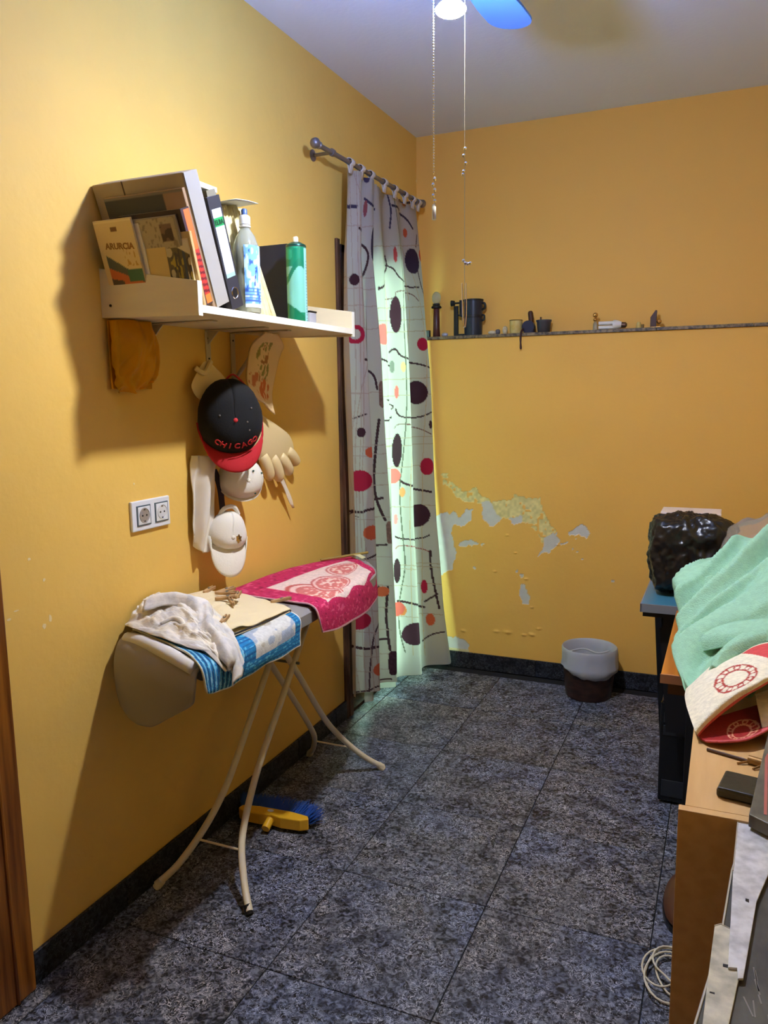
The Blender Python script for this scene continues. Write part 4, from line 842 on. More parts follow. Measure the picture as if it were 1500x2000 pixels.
sl = curve([(.09, 1.66, .885), (.15, 1.69, .905), (.235, 1.70, .900), (.30, 1.645, .875), (.345, 1.60, .862), (.405, 1.575, .842), (.440, 1.565, .800), (.437, 1.56, .765)], 40)
P = []
for i, (x, y, z) in enumerate(sl):
    x0, y0, z0 = sl[max(i-1, 0)]; x1, y1, z1 = sl[min(i+1, 39)]; l = math.hypot(x1-x0, y1-y0) or 1; nx_, ny_ = -(y1-y0)/l, (x1-x0)/l
    wd = .030*(1-.25*i/39)+.004*math.sin(i*.7)
    P.append([(x+nx_*wd*q, y+ny_*wd*q, z-.006+.012*math.cos(q*1.5)**.8-.014*q*q+.0045*math.sin(q*5+i*.35)+.003*nz(i*.5, q*3, 2)) for q in np.linspace(-1, 1, 15)])
obj('sleeve', G().grid(P), mat('white_knit', (232, 226, 216), .85, rgb2=(196, 194, 192), vscale=30, bump=.4, bscale=90), ws_, smooth=True, ang=0, solid=.003)
obj('collar', G().tube(curve([(.19, 1.60, .856), (.215, 1.622, .868), (.25, 1.612, .866), (.272, 1.59, .855)], 16), [.003+.004*math.sin(PI*i/15) for i in range(16)], 10), M_shirt, ws_, smooth=True, ang=0)
# clothes pegs
M_peg = mat('weathered_peg_wood', (196, 158, 108), .7, rgb2=(150, 112, 74), vscale=40)
def make_peg(loc, rz, rx, label):
    r = thing('clothes_peg', label, 'clothes peg', loc, local=True, rot=(rx, 0, rz), group='wooden clothes pegs on the ironing board')
    for s in (1, -1):
        pr = [(-.034, .0005), (-.034, .003), (-.012, .0055), (.036, .0065), (.036, .0022), (.010, .0012), (-.004, .0005)]
        obj('prong', G().prism(pr, lambda a, b, t: (a, s*b, t), 0, .009), M_peg, r, bevel=.0006, seg=1)
    obj('spring', G().lathe([(.0042, -.0012), (.0042, .0105)], (.002, 0, 0), 12).tube([(.002, .004, .010), (.013, .0066, .010), (.013, .0072, .004)], .0008, 5), M_metal, r)
    return r
for (lc, rz, rx, lb_) in (((.115, 1.915, .862), 1.75, .1, 'clothes peg nearest the wall on the beige cloth'), ((.165, 1.93, .862), 1.35, .2, 'clothes peg second from the wall in the small heap'),
        ((.20, 1.885, .868), .35, .3, 'clothes peg lying crosswise over the heap'), ((.245, 1.875, .868), 2.0, 0, 'clothes peg on the side of the heap facing the room'),
        ((.265, 1.815, .864), 2.3, .15, 'clothes peg closest to the shirt, below the heap'), ((.228, 1.845, .866), .9, .2, 'clothes peg in the middle of the heap'),
        ((.30, 2.02, .822), 1.1, 0, 'clothes peg lying apart at the edge of the pink towel'), ((.318, 1.700, .850), 1.9, .1, 'clothes peg half under the shirt sleeve')):
    make_peg(lc, rz, rx, lb_)
tw = thing('garden_stake', 'thin yellow-green cane stub lying at the far tip of the board', 'cane', (.2, 2.68, .82))
obj('cane', G().tube([(.13, 2.60, .822), (.26, 2.745, .832)], .005, 8), mat('yellow_green_cane', (150, 128, 60), .6), tw, smooth=True)
obj('leaf', G().grid([[(.21+.06*i/4, 2.70+.015*j-.03*i/4, .826+.004*math.sin(i)) for i in range(5)] for j in range(3)]), mat('pale_leaf', (206, 204, 160), .6), tw, solid=.001)
# broom head on the floor
br = thing('broom_head', 'yellow broom head with blue bristles on the floor under the ironing board', 'broom', (.2, 2.17, 0))
Mb = Matrix.Translation((.172, 2.135, .035)) @ Matrix.Rotation(.07, 4, 'Z')
poly = [(-.125, -.01), (-.12, .012), (-.06, .022), (.06, .022), (.125, .012), (.135, -.006), (.11, -.022), (.04, -.026), (0, -.018), (-.04, -.026), (-.10, -.024)]
obj('block', G().prism(poly, lambda p, q, t: tuple(Mb @ Vector((p, q, t))), -.022, .018), mat('yellow_plastic', (226, 172, 40), .35), br, bevel=.004)
obj('handle_socket', G().tube([tuple(Mb @ Vector((0, -.02, .0))), tuple(Mb @ Vector((.0, -.055, -.014)))], .014, 14), mat('yellow_plastic', (226, 172, 40), .35), br, smooth=True)
obj('sticker', G().prism([(.012*math.cos(a), .008*math.sin(a)) for a in np.linspace(0, 2*PI, 14, endpoint=False)], lambda p, q, t: tuple(Mb @ Vector((p-.01, q+.004, t+.0184))), 0, .0005), M_white, br)
g = G(); random.seed(3)
for i in range(1300):
    a = random.uniform(-.14, .14); t0 = Mb @ Vector((a*.92, .018, random.uniform(-.018, .012))); t1 = Mb @ Vector((a*1.12+random.gauss(0, .006), .085+random.gauss(0, .006)-.9*a*a, random.uniform(-.030, .030)))
    d = (t1-t0).normalized(); s = d.cross(Vector((0, 0, 1)))*.0012; g.add([t0-s, t0+s, t1+s*.7, t1-s*.7], [(0, 1, 2, 3)])
b = obj('bristles', g, mat('blue_bristle', (30, 76, 156), .6), br); b['kind'] = 'stuff'

# ------------------------------------------------------------------ waste basket
bk = thing('waste_basket', 'brown waste basket lined with a white bag by the back wall', 'waste basket', (.962, 3.715, 0))
WX, WY = .962, 3.715
M_brown = mat('brown_plastic', (64, 38, 26), .3, rgb2=(40, 24, 18), vscale=20, stretch=(1, 1, 3))
obj('bucket', G().lathe([(.098, .0), (.104, .004), (.112, .05), (.117, .12), (.122, .2), (.125, .232), (.121, .232), (.114, .12), (.108, .05), (.10, .01)], (WX, WY, 0), 48, rfun=lambda a, z: 1+.008*math.sin(a*24+z*40)), M_brown, bk, smooth=True)
M_liner = mat('white_bin_liner', (206, 208, 214), .4, translucent=.25)
def rf(a, z): return 1+(.05*nz(math.cos(a)*1.6, math.sin(a)*1.6, 4)+.034*nz(math.cos(a)*7, math.sin(a)*7, z*9))*(1 if z < .235 else .3)
P = []
for j, (r, z) in enumerate([(.133, .135), (.131, .155), (.129, .18), (.128, .21), (.1285, .236), (.125, .243), (.119, .236), (.115, .20), (.110, .13), (.102, .04), (.05, .02), (.004, .018)]):
    row = []
    for i in range(65):
        a = 2*PI*i/64; zz = z; rr = r*rf(a, z)
        if j == 0: zz += .022*math.sin(a*2.0+.8)+.014*nz(math.cos(a)*3, math.sin(a)*3, 1)
        row.append((WX+rr*math.cos(a), WY+rr*math.sin(a), zz))
    P.append(row)
obj('liner', G().grid(P), M_liner, bk, smooth=True, ang=60, solid=.0008)
g = G().tube(curve([(WX-.09, WY-.03, .215), (WX-.03, WY+.02, .220), (WX+.04, WY-.01, .216), (WX+.09, WY+.03, .222)], 16), .004, 6); obj('liner_fold', g, M_liner, bk, smooth=True)

# ------------------------------------------------------------------ things on the ledge
LZ = 1.7215; LY = 3.925
M_iron = mat('blackened_iron', (34, 36, 36), .5, metal=.4); M_rust = mat('dark_red_lacquer', (78, 34, 30), .35)
t = thing('slim_bottle', 'slim dark red bottle with clear round top at the left end of the ledge', 'bottle', (.124, LY, LZ))
obj('body', G().lathe([(.016, LZ), (.019, LZ+.004), (.017, LZ+.05), (.0155, LZ+.145), (.012, LZ+.15)], (.124, LY, 0), 20), M_rust, t, smooth=True)
obj('collar', G().lathe([(.016, LZ+.143), (.026, LZ+.146), (.026, LZ+.153), (.018, LZ+.160), (.018, LZ+.168), (.012, LZ+.17)], (.124, LY, 0), 20), M_iron, t, smooth=True)
obj('glass_top', G().ball((.124, LY, LZ+.196), (.023, .023, .032), 20, 12), M_pet, t, smooth=True)
t = thing('dark_block', 'small dark block beside the curtain on the ledge', 'block', (.095, 3.90, LZ)); obj('block', G().box((.080, 3.888, LZ), (.098, 3.91, LZ+.035)), M_black, t, bevel=.002)
t = thing('glass_stub', 'small pale glass stub lying between the red bottle and clamp', 'glass piece', (.165, LY, LZ)); obj('stub', G().ball((.172, LY-.01, LZ+.011), (.018, .012, .011), 14, 8), mat('pale_glass', (176, 172, 170), .2), t, smooth=True)
t = thing('bench_clamp', 'black iron bench clamp with side screw standing on the ledge', 'clamp', (.23, LY, LZ))
obj('post', G().box((.219, LY-.010, LZ), (.240, LY+.010, LZ+.150)), M_iron, t, bevel=.003)
obj('screw_rod', G().tube([(.205, LY, LZ+.165), (.262, LY, LZ+.165)], .005, 10), M_iron, t, smooth=True)
obj('knob', G().tube([(.203, LY, LZ+.165), (.220, LY, LZ+.165)], [.015, .013], 14), M_iron, t, smooth=True)
obj('jaw', G().box((.248, LY-.009, LZ+.10), (.262, LY+.009, LZ+.178)), M_iron, t, bevel=.002)
obj('guide', G().tube([(.238, LY, LZ+.108), (.262, LY, LZ+.098)], .004, 8).box((.222, LY-.008, LZ+.003), (.275, LY+.008, LZ+.012)), M_iron, t)
t = thing('tall_mug', 'tall dark blue beaker with side handle on the ledge', 'mug', (.315, LY, LZ)); 
obj('body', G().lathe([(.040, LZ), (.044, LZ+.003), (.046, LZ+.09), (.049, LZ+.172), (.047, LZ+.172), (.043, LZ+.09), (.040, LZ+.01)], (.318, LY+.005, 0), 32), mat('blue_black_enamel', (34, 40, 54), .35), t, smooth=True)
obj('band', G().lathe([(.0465, LZ+.088), (.0485, LZ+.09), (.0485, LZ+.10), (.0467, LZ+.102)], (.318, LY+.005, 0), 32, closed=False), M_black, t, smooth=True)
obj('rim', G().lathe([(.047, LZ+.168), (.051, LZ+.170), (.051, LZ+.178), (.047, LZ+.178)], (.318, LY+.005, 0), 32), M_iron, t, smooth=True)
obj('handle', G().tube(curve([(.362, LY, LZ+.16), (.378, LY, LZ+.155), (.380, LY, LZ+.135), (.364, LY, LZ+.125)], 12), .006, 8).tube(curve([(.362, LY, LZ+.10), (.376, LY, LZ+.098), (.375, LY, LZ+.078), (.362, LY, LZ+.074)], 12), .005, 8), M_iron, t, smooth=True)
M_bone = mat('ivory_scrap', (206, 192, 160), .6, var=.2, vscale=60)
for (x, y, sx_, sy_, sz_, lab) in ((.425, 3.90, .022, .012, .010, 'off-white scrap lying right of the tall mug'), (.452, 3.905, .013, .012, .013, 'small grey lump among the white scraps on the ledge'), (.487, 3.91, .012, .010, .020, 'upright ivory stub beside the yellow cup')):
    t = thing('scrap_piece', lab, 'scrap', (x, y, LZ), group='small scraps on the ledge')
    g = G().ball((0, 0, 0), (sx_, sy_, sz_), 14, 8); g.v = [(x+a+.003*nz(a*90, b*90, c), y+b, LZ+sz_+c) for a, b, c in g.v]
    obj('body', g, M_bone if x != .452 else mat('grey_scrap', (96, 94, 100), .6), t, smooth=True)
t = thing('yellow_cup', 'small faded yellow cup on the ledge', 'cup', (.54, LY, LZ))
obj('body', G().lathe([(.026, LZ), (.030, LZ+.003), (.031, LZ+.064), (.029, LZ+.064), (.027, LZ+.01)], (.540, LY-.01, 0), 28), mat('faded_yellow', (206, 172, 84), .6, rgb2=(216, 194, 120), vscale=40), t, smooth=True)
obj('rim', G().lathe([(.0305, LZ+.062), (.0325, LZ+.064), (.0305, LZ+.067), (.029, LZ+.065)], (.540, LY-.01, 0), 28, closed=False), mat('olive_rim', (120, 96, 44), .5), t, smooth=True)
t = thing('roll_gadget', 'dark blue round gadget with brown handle and hanging cord', 'tool', (.605, LY-.02, LZ)); 
obj('body', G().tube([(.605, LY-.035, LZ+.030), (.605, LY+.0, LZ+.030)], .030, 24).box((.585, LY-.03, LZ), (.632, LY, LZ+.02)), mat('navy_plastic', (26, 34, 62), .35), t, smooth=True)
obj('handle', G().tube(curve([(.618, LY-.02, LZ+.04), (.616, LY-.02, LZ+.075), (.612, LY-.02, LZ+.105)], 8), [.010, .011, .012, .013, .013, .013, .012, .007], 12), mat('dark_brown_wood', (74, 40, 22), .5), t, smooth=True)
obj('cord', G().tube(curve([(.582, LY-.035, LZ+.02), (.578, LY-.058, LZ+.004), (.577, LY-.065, LZ-.03), (.579, LY-.064, LZ-.078)], 14), [.005]*10+[.004, .005, .006, .004], 8), mat('red_brown_cord', (66, 30, 20), .6), t, smooth=True)
t = thing('grey_pot', 'small dark grey round pot on the ledge', 'pot', (.676, LY-.01, LZ))
obj('body', G().lathe([(.026, LZ), (.029, LZ+.003), (.034, LZ+.052), (.037, LZ+.052), (.037, LZ+.060), (.032, LZ+.060), (.027, LZ+.01)], (.677, LY-.01, 0), 28), mat('dark_grey_plastic', (62, 60, 64), .5), t, smooth=True)
obj('stub', G().tube([(.662, LY-.01, LZ+.01), (.662, LY-.01, LZ+.075)], .004, 8), mat('dark_brown_wood', (74, 40, 22), .5), t)
t = thing('perfume_bottle', 'tiny clear bottle with a gold ball stopper on the ledge', 'bottle', (.92, LY-.01, LZ))
obj('flask', G().lathe([(.009, LZ), (.011, LZ+.002), (.010, LZ+.03), (.006, LZ+.04)], (.92, LY-.01, 0), 18), M_pet, t, smooth=True)
obj('stopper', G().ball((.92, LY-.01, LZ+.071), .012, 16, 10).ball((.92, LY-.01, LZ+.050), (.010, .010, .009), 14, 8), mat('brass', (206, 160, 96), .25, metal=.9), t, smooth=True)
t = thing('energy_saving_bulb', 'white folded-tube energy saving bulb lying on the ledge', 'light bulb', (1.0, LY-.02, LZ))
M_tube = mat('white_glass_tube', (224, 220, 210), .3)
for z in (.010, .030):
    for y in (-.035, -.014): obj('tube', G().tube([(.940, LY+y, LZ+z), (1.006, LY+y, LZ+z)], .0085, 12), M_tube, t, smooth=True)
obj('housing', G().tube([(1.004, LY-.024, LZ+.021), (1.012, LY-.024, LZ+.021), (1.03, LY-.024, LZ+.021), (1.042, LY-.024, LZ+.020)], [.021, .023, .019, .013], 20), M_tube, t, smooth=True)
obj('screw_base', G().tube([(1.040, LY-.024, LZ+.020), (1.060, LY-.024, LZ+.019), (1.066, LY-.024, LZ+.019)], [.0125, .0125, .006], 16), mat('tarnished_brass', (110, 84, 66), .4, metal=.7), t, smooth=True)
t = thing('bottle_stopper', 'small faded yellow bottle stopper on the ledge', 'stopper', (1.122, LY-.02, LZ)); obj('cap', G().lathe([(.012, LZ), (.013, LZ+.002), (.010, LZ+.022), (.006, LZ+.030)], (1.118, LY-.02, 0), 16), mat('faded_yellow', (206, 172, 84), .6), t, smooth=True)
obj('tip', G().lathe([(.007, LZ), (.007, LZ+.018)], (1.135, LY-.02, 0), 12), mat('olive_rim', (120, 96, 44), .5), t, smooth=True)
t = thing('dark_wedge', 'dark pointed wedge standing on the ledge', 'wedge', (1.184, LY-.01, LZ))
obj('wedge', G().prism([(1.168, LZ+.004), (1.194, LZ+.004), (1.196, LZ+.078), (1.190, LZ+.080), (1.168, LZ+.048)], lambda p, q, t_: (p, LY-.02+t_, q), 0, .014), mat('dark_brown_wood', (74, 40, 22), .5), t, bevel=.001)
obj('clip', G().ball((1.206, LY-.01, LZ+.028), (.011, .008, .012), 12, 8).box((1.172, LY-.02, LZ), (1.212, LY, LZ+.006)), mat('brass', (206, 160, 96), .25, metal=.9), t)

# ------------------------------------------------------------------ desks along the right wall
M_bluet = mat('blue_grey_laminate', (62, 116, 140), .35); M_blk = mat('black_laminate', (17, 18, 24), .45)
bd = thing('blue_topped_desk', 'small desk with steel-blue top and slanted black leg at the back', 'desk', (1.7, 3.0, 0))
obj('desktop', G().box((1.286, 2.652, .736), (2.10, 3.45, .750)), M_bluet, bd, bevel=.002)
obj('edge', G().box((1.284, 2.647, .722), (2.10, 2.652, .7495)), mat('grey_edge', (120, 122, 128), .4), bd)
obj('edge', G().box((1.282, 2.647, .722), (1.286, 3.45, .7495)), mat('grey_edge', (120, 122, 128), .4), bd)
obj('apron', G().box((1.29, 2.66, .705), (2.09, 3.44, .736)), M_blk, bd)
obj('front_panel', G().prism([(1.338, .705), (1.374, .30), (2.08, .30), (2.08, .705)], lambda p, q, t_: (p, 2.70+t_, q), 0, .012), M_blk, bd)
for x in (1.328, 2.05): obj('leg', G().prism([(2.665, .705), (3.35, .705), (3.40, 0), (3.20, 0)], lambda p, q, t_: (x+t_, p, q), 0, .020), M_blk, bd)
# orange desk
M_org = mat('honey_wood', (192, 120, 44), .35, rgb2=(166, 96, 30), vscale=6, stretch=(10, .8, 10))
od = thing('honey_wood_desk', 'honey-coloured wooden desk under the green towel', 'desk', (1.7, 2.3, 0))
obj('desktop', G().box((1.395, 2.012, .718), (2.10, 2.640, .741)), M_org, od, bevel=.003)
obj('edge_strip', G().box((1.394, 2.009, .7175), (2.10, 2.0125, .7405)), mat('pinkish_edge', (176, 124, 92), .4), od)
obj('rail', G().box((1.412, 2.03, .684), (2.09, 2.05, .718)), mat('brown_rail', (96, 62, 30), .5), od)
obj('back_panel', G().box((1.392, 2.60, .36), (2.10, 2.62, .718)), M_blk, od)
for (x, y) in ((1.53, 2.06), (2.04, 2.06), (1.43, 2.555), (2.04, 2.555)): obj('leg', G().box((x+.01, y, 0), (x+.045, y+.035, .718)), M_blk, od, bevel=.002)
# PC tower
M_pc = mat('black_case', (24, 26, 30), .3)
pc = thing('computer_tower', 'black computer tower on the floor under the desks', 'computer', (1.4, 2.98, 0))
obj('case', G().box((1.352, 2.80, .012), (1.532, 3.20, .372)), M_pc, pc, bevel=.004)
obj('front_panel', G().box((1.350, 2.782, .010), (1.534, 2.80, .374)), mat('black_gloss', (20, 22, 26), .2), pc, bevel=.006)
for z0, z1 in ((.30, .335), (.255, .29)): obj('drive_bay', G().box((1.362, 2.779, z0), (1.522, 2.783, z1)), mat('grey_black', (38, 42, 48), .35), pc, bevel=.001)
obj('lower_grille', G().box((1.362, 2.779, .03), (1.522, 2.783, .09)), mat('grey_black', (38, 42, 48), .35), pc, bevel=.001)
for x in (1.362, 1.512): obj('foot', G().box((x, 2.80, 0), (x+.02, 3.18, .012)), M_blk, pc)
# near cabinet
M_lam = mat('beech_laminate', (208, 168, 112), .45, rgb2=(198, 156, 100), vscale=5, stretch=(9, .8, 9))
cb_ = thing('beech_cabinet', 'beech laminate side table with plain end panel nearest the camera', 'side table', (1.78, 1.65, 0))
obj('end_panel', G().box((1.475, 1.324, 0), (2.10, 1.342, .7495)), M_lam, cb_, bevel=.0008)
obj('top_panel', G().box((1.485, 1.342, .732), (2.10, 2.005, .750)), M_lam, cb_, bevel=.0008)
obj('end_panel', G().box((1.50, 1.985, 0), (2.10, 2.003, .732)), M_lam, cb_, bevel=.0008)
obj('back_panel', G().box((2.06, 1.342, .02), (2.075, 1.985, .732)), M_lam, cb_)
obj('shelf_panel', G().box((1.60, 1.342, .38), (2.06, 1.985, .396)), M_lam, cb_)

# ------------------------------------------------------------------ things on the desks
M_bin = mat('black_plastic_film', (24, 22, 22), .3, spec=.6, bump=.5, bscale=22)
bb = thing('black_plastic_bag', 'crumpled shiny black plastic bag on the blue-topped desk', 'bag', (1.41, 2.85, .75))
g = G(); nb1, nb2 = 150, 80; P = []
for j in range(nb2):
    ph = -PI/2+PI*j/(nb2-1); row = []
    for i in range(nb1+1):
        a = 2*PI*i/nb1; d = Vector((math.cos(ph)*math.cos(a), math.cos(ph)*math.sin(a), math.sin(ph)))
        k = (abs(d.x)**4.2+abs(d.y)**4.2+abs(d.z)**4.2)**(-1/4.2)
        q = d*2.1+Vector((3, 1, 5)); rdg = 1-abs(noise.noise(q))*2; rdg2 = 1-abs(noise.noise(q*2.3+Vector((0, 9, 0))))*2; rdg3 = (1-abs(noise.noise(q*6+Vector((7, 0, 0))))*3)
        s = k*(.90+.09*rdg+.045*rdg2+.022*rdg3)
        x = 1.405+.119*d.x*s*(1+.10*d.z); y = 2.86+.115*d.y*s; z = .888+.133*d.z*s
        if d.x > .5 and d.z > .25: x += .07*(d.x-.5)*2*max(0, 1-abs(d.z-.55)*3); 
        x += .02*(z-.88); z = max(z, .7515); row.append((x, y, z))
    P.append(row)
obj('bag', G().grid(P), M_bin, bb, smooth=True, ang=0)
wb_ = thing('white_carton', 'white carton standing behind the black bag', 'box', (1.40, 3.25, .75))
obj('carton', G().box((1.298, 3.20, .751), (1.508, 3.34, .972)), M_white, wb_, bevel=.002)
obj('lid', G().box((1.295, 3.197, .960), (1.511, 3.343, .976)), mat('pinkish_white_card', (232, 214, 200), .6), wb_, bevel=.002)
tb = thing('clear_bag', 'clear plastic bag with beige contents between black bag and green towel', 'bag', (1.62, 2.80, .75))
g = G().ball((0, 0, 0), (.135, .11, .14), 36, 20); g.v = [(1.635+a*(1+.3*nz(a*14, b*14, c*14)), 2.82+b, max(.752, .895+c*(1+.25*nz(c*16, a*16, 2)))) for a, b, c in g.v]
obj('film', g, mat('crinkled_clear_film', (232, 214, 190), .15, trans=.75, ior=1.1), tb, smooth=True, ang=0)
g = G().ball((1.63, 2.82, .86), (.10, .08, .105), 24, 14); obj('contents', g, mat('beige_contents', (206, 160, 120), .7), tb, smooth=True)
# green towel heap
M_green = mat('green_terry', (150, 196, 166), .95, bump=.6, bscale=260, var=.06, vscale=70)
def dsp(u, v, p):
    d = p[0]*.62+p[1]*.78; q = p[0]*.78-p[1]*.62+.10*nz(d*3, 2, 7)
    r = 1-abs(nz(d*2.2, q*13.0, 2.2))*3.2; r2 = math.sin(q*52+4*nz(d*5, q*3, 1)+d*5)
    a = (1-abs(2*u-1)**6)*min(1, 6*v+.3)
    return (-.012*r*a, -.014*r2*a*.6, a*(.026*r+.013*r2+.010*nz(p[0]*16, p[1]*16, 3)-.008))
ctrl = [[(1.46, 2.56, .757), (1.45, 2.55, .85), (1.55, 2.57, .95), (1.66, 2.60, 1.02), (1.80, 2.62, 1.03), (1.98, 2.62, .98)],
        [(1.44, 2.42, .80), (1.408, 2.38, .895), (1.50, 2.42, .965), (1.61, 2.45, 1.035), (1.76, 2.46, 1.06), (1.98, 2.46, 1.02)],
        [(1.45, 2.30, .80), (1.425, 2.26, .850), (1.51, 2.28, .915), (1.61, 2.30, .985), (1.76, 2.30, 1.02), (1.98, 2.30, .99)],
        [(1.45, 2.18, .775), (1.432, 2.17, .800), (1.51, 2.17, .862), (1.61, 2.18, .915), (1.76, 2.16, .95), (1.98, 2.16, .93)],
        [(1.44, 2.06, .765), (1.428, 2.06, .780), (1.51, 2.06, .835), (1.61, 2.06, .870), (1.76, 2.05, .88), (1.98, 2.05, .87)],
        [(1.45, 1.97, .757), (1.444, 1.965, .772), (1.51, 1.965, .812), (1.61, 1.96, .840), (1.76, 1.94, .845), (1.98, 1.94, .84)],
        [(1.468, 1.89, .757), (1.462, 1.885, .768), (1.51, 1.885, .790), (1.61, 1.88, .805), (1.76, 1.86, .81), (1.98, 1.86, .80)]]
gt = thing('green_towel', 'rumpled pale green towel heaped on the honey wood desk', 'towel', (1.6, 2.2, .75))
obj('heap', G().grid(surf(ctrl, 150, 150, dsp)), M_green, gt, smooth=True, ang=0, solid=.006)
ctrl = [[(1.405, 2.40, .885), (1.45, 2.37, .905), (1.50, 2.33, .93)], [(1.400, 2.36, .865), (1.45, 2.33, .862), (1.50, 2.29, .88)], [(1.418, 2.30, .845), (1.455, 2.27, .825), (1.50, 2.24, .84)]]
obj('corner_fold', G().grid(surf(ctrl, 24, 24)), M_green, gt, smooth=True, ang=0, solid=.006)
ctrl = [[(1.428, 2.17, .792), (1.50, 2.12, .842), (1.59, 2.10, .872), (1.70, 2.07, .90)], [(1.425, 2.13, .776), (1.50, 2.07, .830), (1.60, 2.04, .864), (1.71, 2.01, .885)], [(1.440, 2.10, .760), (1.51, 2.05, .805), (1.61, 2.02, .845), (1.72, 1.99, .86)]]
obj('hem_fold', G().grid(surf(ctrl, 50, 20)), M_green, gt, smooth=True, ang=0, solid=.007)
# tea towel
def ring(U, V, cu, cv, r, c, colr, asp=1.):
    d = np.hypot((U-cu), (V-cv)*asp)/r; a = np.arctan2((V-cv)*asp, U-cu); m_ = (d > .55) & (d < 1.0) & ((np.sin(a*9) > -.2) | (d < .64) | (d > .92)); c[m_] = lin(colr); c[(d > .68) & (d < .86) & (np.sin(a*9) > .55)] = lin((236, 222, 200)) if colr[0] < 190 else lin((150, 40, 36))
def ctt(U, V):
    c = np.ones(U.shape+(3,))*lin((228, 220, 196)); ring(U, V, .40, .50, .17, c, (170, 62, 52), .8)
    red = (U > .50) & (V < .40) & (U-.50 > (V-.0)*.55-.02) & (V > .06); c[red] = lin((206, 74, 74)); c[V > .90] = lin((206, 92, 90)); return c
ctrl = [[(1.462, 1.86, .764), (1.51, 1.905, .806), (1.57, 1.95, .830), (1.63, 2.00, .852), (1.76, 2.03, .86)],
        [(1.462, 1.80, .768), (1.51, 1.840, .812), (1.57, 1.89, .838), (1.63, 1.93, .860), (1.76, 1.96, .868)],
        [(1.470, 1.72, .772), (1.52, 1.765, .818), (1.58, 1.81, .846), (1.64, 1.85, .864), (1.76, 1.89, .87)],
        [(1.482, 1.64, .776), (1.535, 1.70, .822), (1.59, 1.74, .850), (1.65, 1.79, .864), (1.77, 1.83, .87)],
        [(1.489, 1.605, .772), (1.54, 1.665, .818), (1.595, 1.71, .848), (1.65, 1.76, .862), (1.77, 1.80, .868)],
        [(1.494, 1.615, .760), (1.545, 1.675, .800), (1.60, 1.72, .835), (1.655, 1.77, .850), (1.77, 1.81, .855)]]
tt = thing('tea_towel', 'cream and red tea towel with flower rings lying on the beech table', 'tea towel', (1.55, 1.8, .76))
towel(tt, 'upper_layer', ctrl, 110, 90, ctt, M_terry, solid=.004, dsp=lambda u, v, p: (0, 0, .004*nz(u*5, v*5, 4)))
def ctt2(U, V):
    c = np.ones(U.shape+(3,))*lin((150, 30, 30)); ring(U, V, .62, .60, .20, c, (214, 150, 120), .7); c[(V > .86)] = lin((196, 84, 88)); c[(U > .84) & (V > .3)] = lin((212, 96, 100)); return c
ctrl = [[(1.485, 1.69, .758), (1.53, 1.73, .759), (1.58, 1.79, .760), (1.64, 1.86, .762)], [(1.490, 1.65, .757), (1.53, 1.68, .758), (1.58, 1.73, .759), (1.645, 1.80, .760)],
        [(1.500, 1.61, .757), (1.54, 1.625, .758), (1.58, 1.65, .760), (1.635, 1.72, .765)], [(1.512, 1.592, .760), (1.545, 1.590, .766), (1.585, 1.605, .772), (1.628, 1.665, .778)]]
towel(tt, 'lower_layer', ctrl, 100, 80, ctt2, M_terry, solid=.004)
def ctt3(U, V):
    c = np.ones(U.shape+(3,))*lin((226, 216, 190)); ring(U, V, .45, .55, .22, c, (130, 110, 140), 1.); return c
ctrl = [[(1.60, 1.80, .792), (1.66, 1.85, .80), (1.76, 1.88, .80)], [(1.605, 1.74, .784), (1.665, 1.78, .80), (1.77, 1.80, .80)], [(1.612, 1.69, .764), (1.67, 1.72, .77), (1.77, 1.75, .77)]]
towel(tt, 'side_fold', ctrl, 40, 40, ctt3, M_terry, solid=.004)
# stick, brass fitting, wallet
st = thing('wooden_stick', 'thin dark stick lying on the beech table', 'stick', (1.55, 1.565, .75)); obj('stick', G().tube([(1.513, 1.572, .7535), (1.560, 1.556, .7535), (1.590, 1.545, .7535)], .0032, 8), mat('dark_stick', (74, 48, 30), .6), st, smooth=True)
bf_ = thing('brass_fitting', 'small brass fitting with prongs on the beech table', 'fitting', (1.60, 1.54, .75)); M_br = mat('dull_brass', (150, 112, 62), .4, metal=.6)
obj('body', G().tube([(1.585, 1.545, .758), (1.612, 1.536, .758)], .008, 14), M_br, bf_, smooth=True)
for (a, b) in (((1.588, 1.542, .756), (1.566, 1.532, .7525)), ((1.608, 1.532, .756), (1.592, 1.518, .7525)), ((1.612, 1.536, .756), (1.632, 1.532, .7525)), ((1.612, 1.53, .755), (1.625, 1.512, .7525))): obj('prong', G().tube([a, b], .0022, 6), M_br, bf_)
wl_ = thing('dark_wallet', 'dark olive leather wallet lying on the beech table', 'wallet', (1.58, 1.42, .75), local=True, rz=-.18)
obj('body', G().box((-.042, -.040, .001), (.075, .040, .017)), mat('dark_olive_leather', (46, 44, 34), .4, var=.2, vscale=25, bump=.4, bscale=60), wl_, bevel=.004)
obj('flap', G().box((-.040, -.042, .012), (.074, .015, .0205)), mat('dark_olive_leather', (46, 44, 34), .4), wl_, bevel=.003)
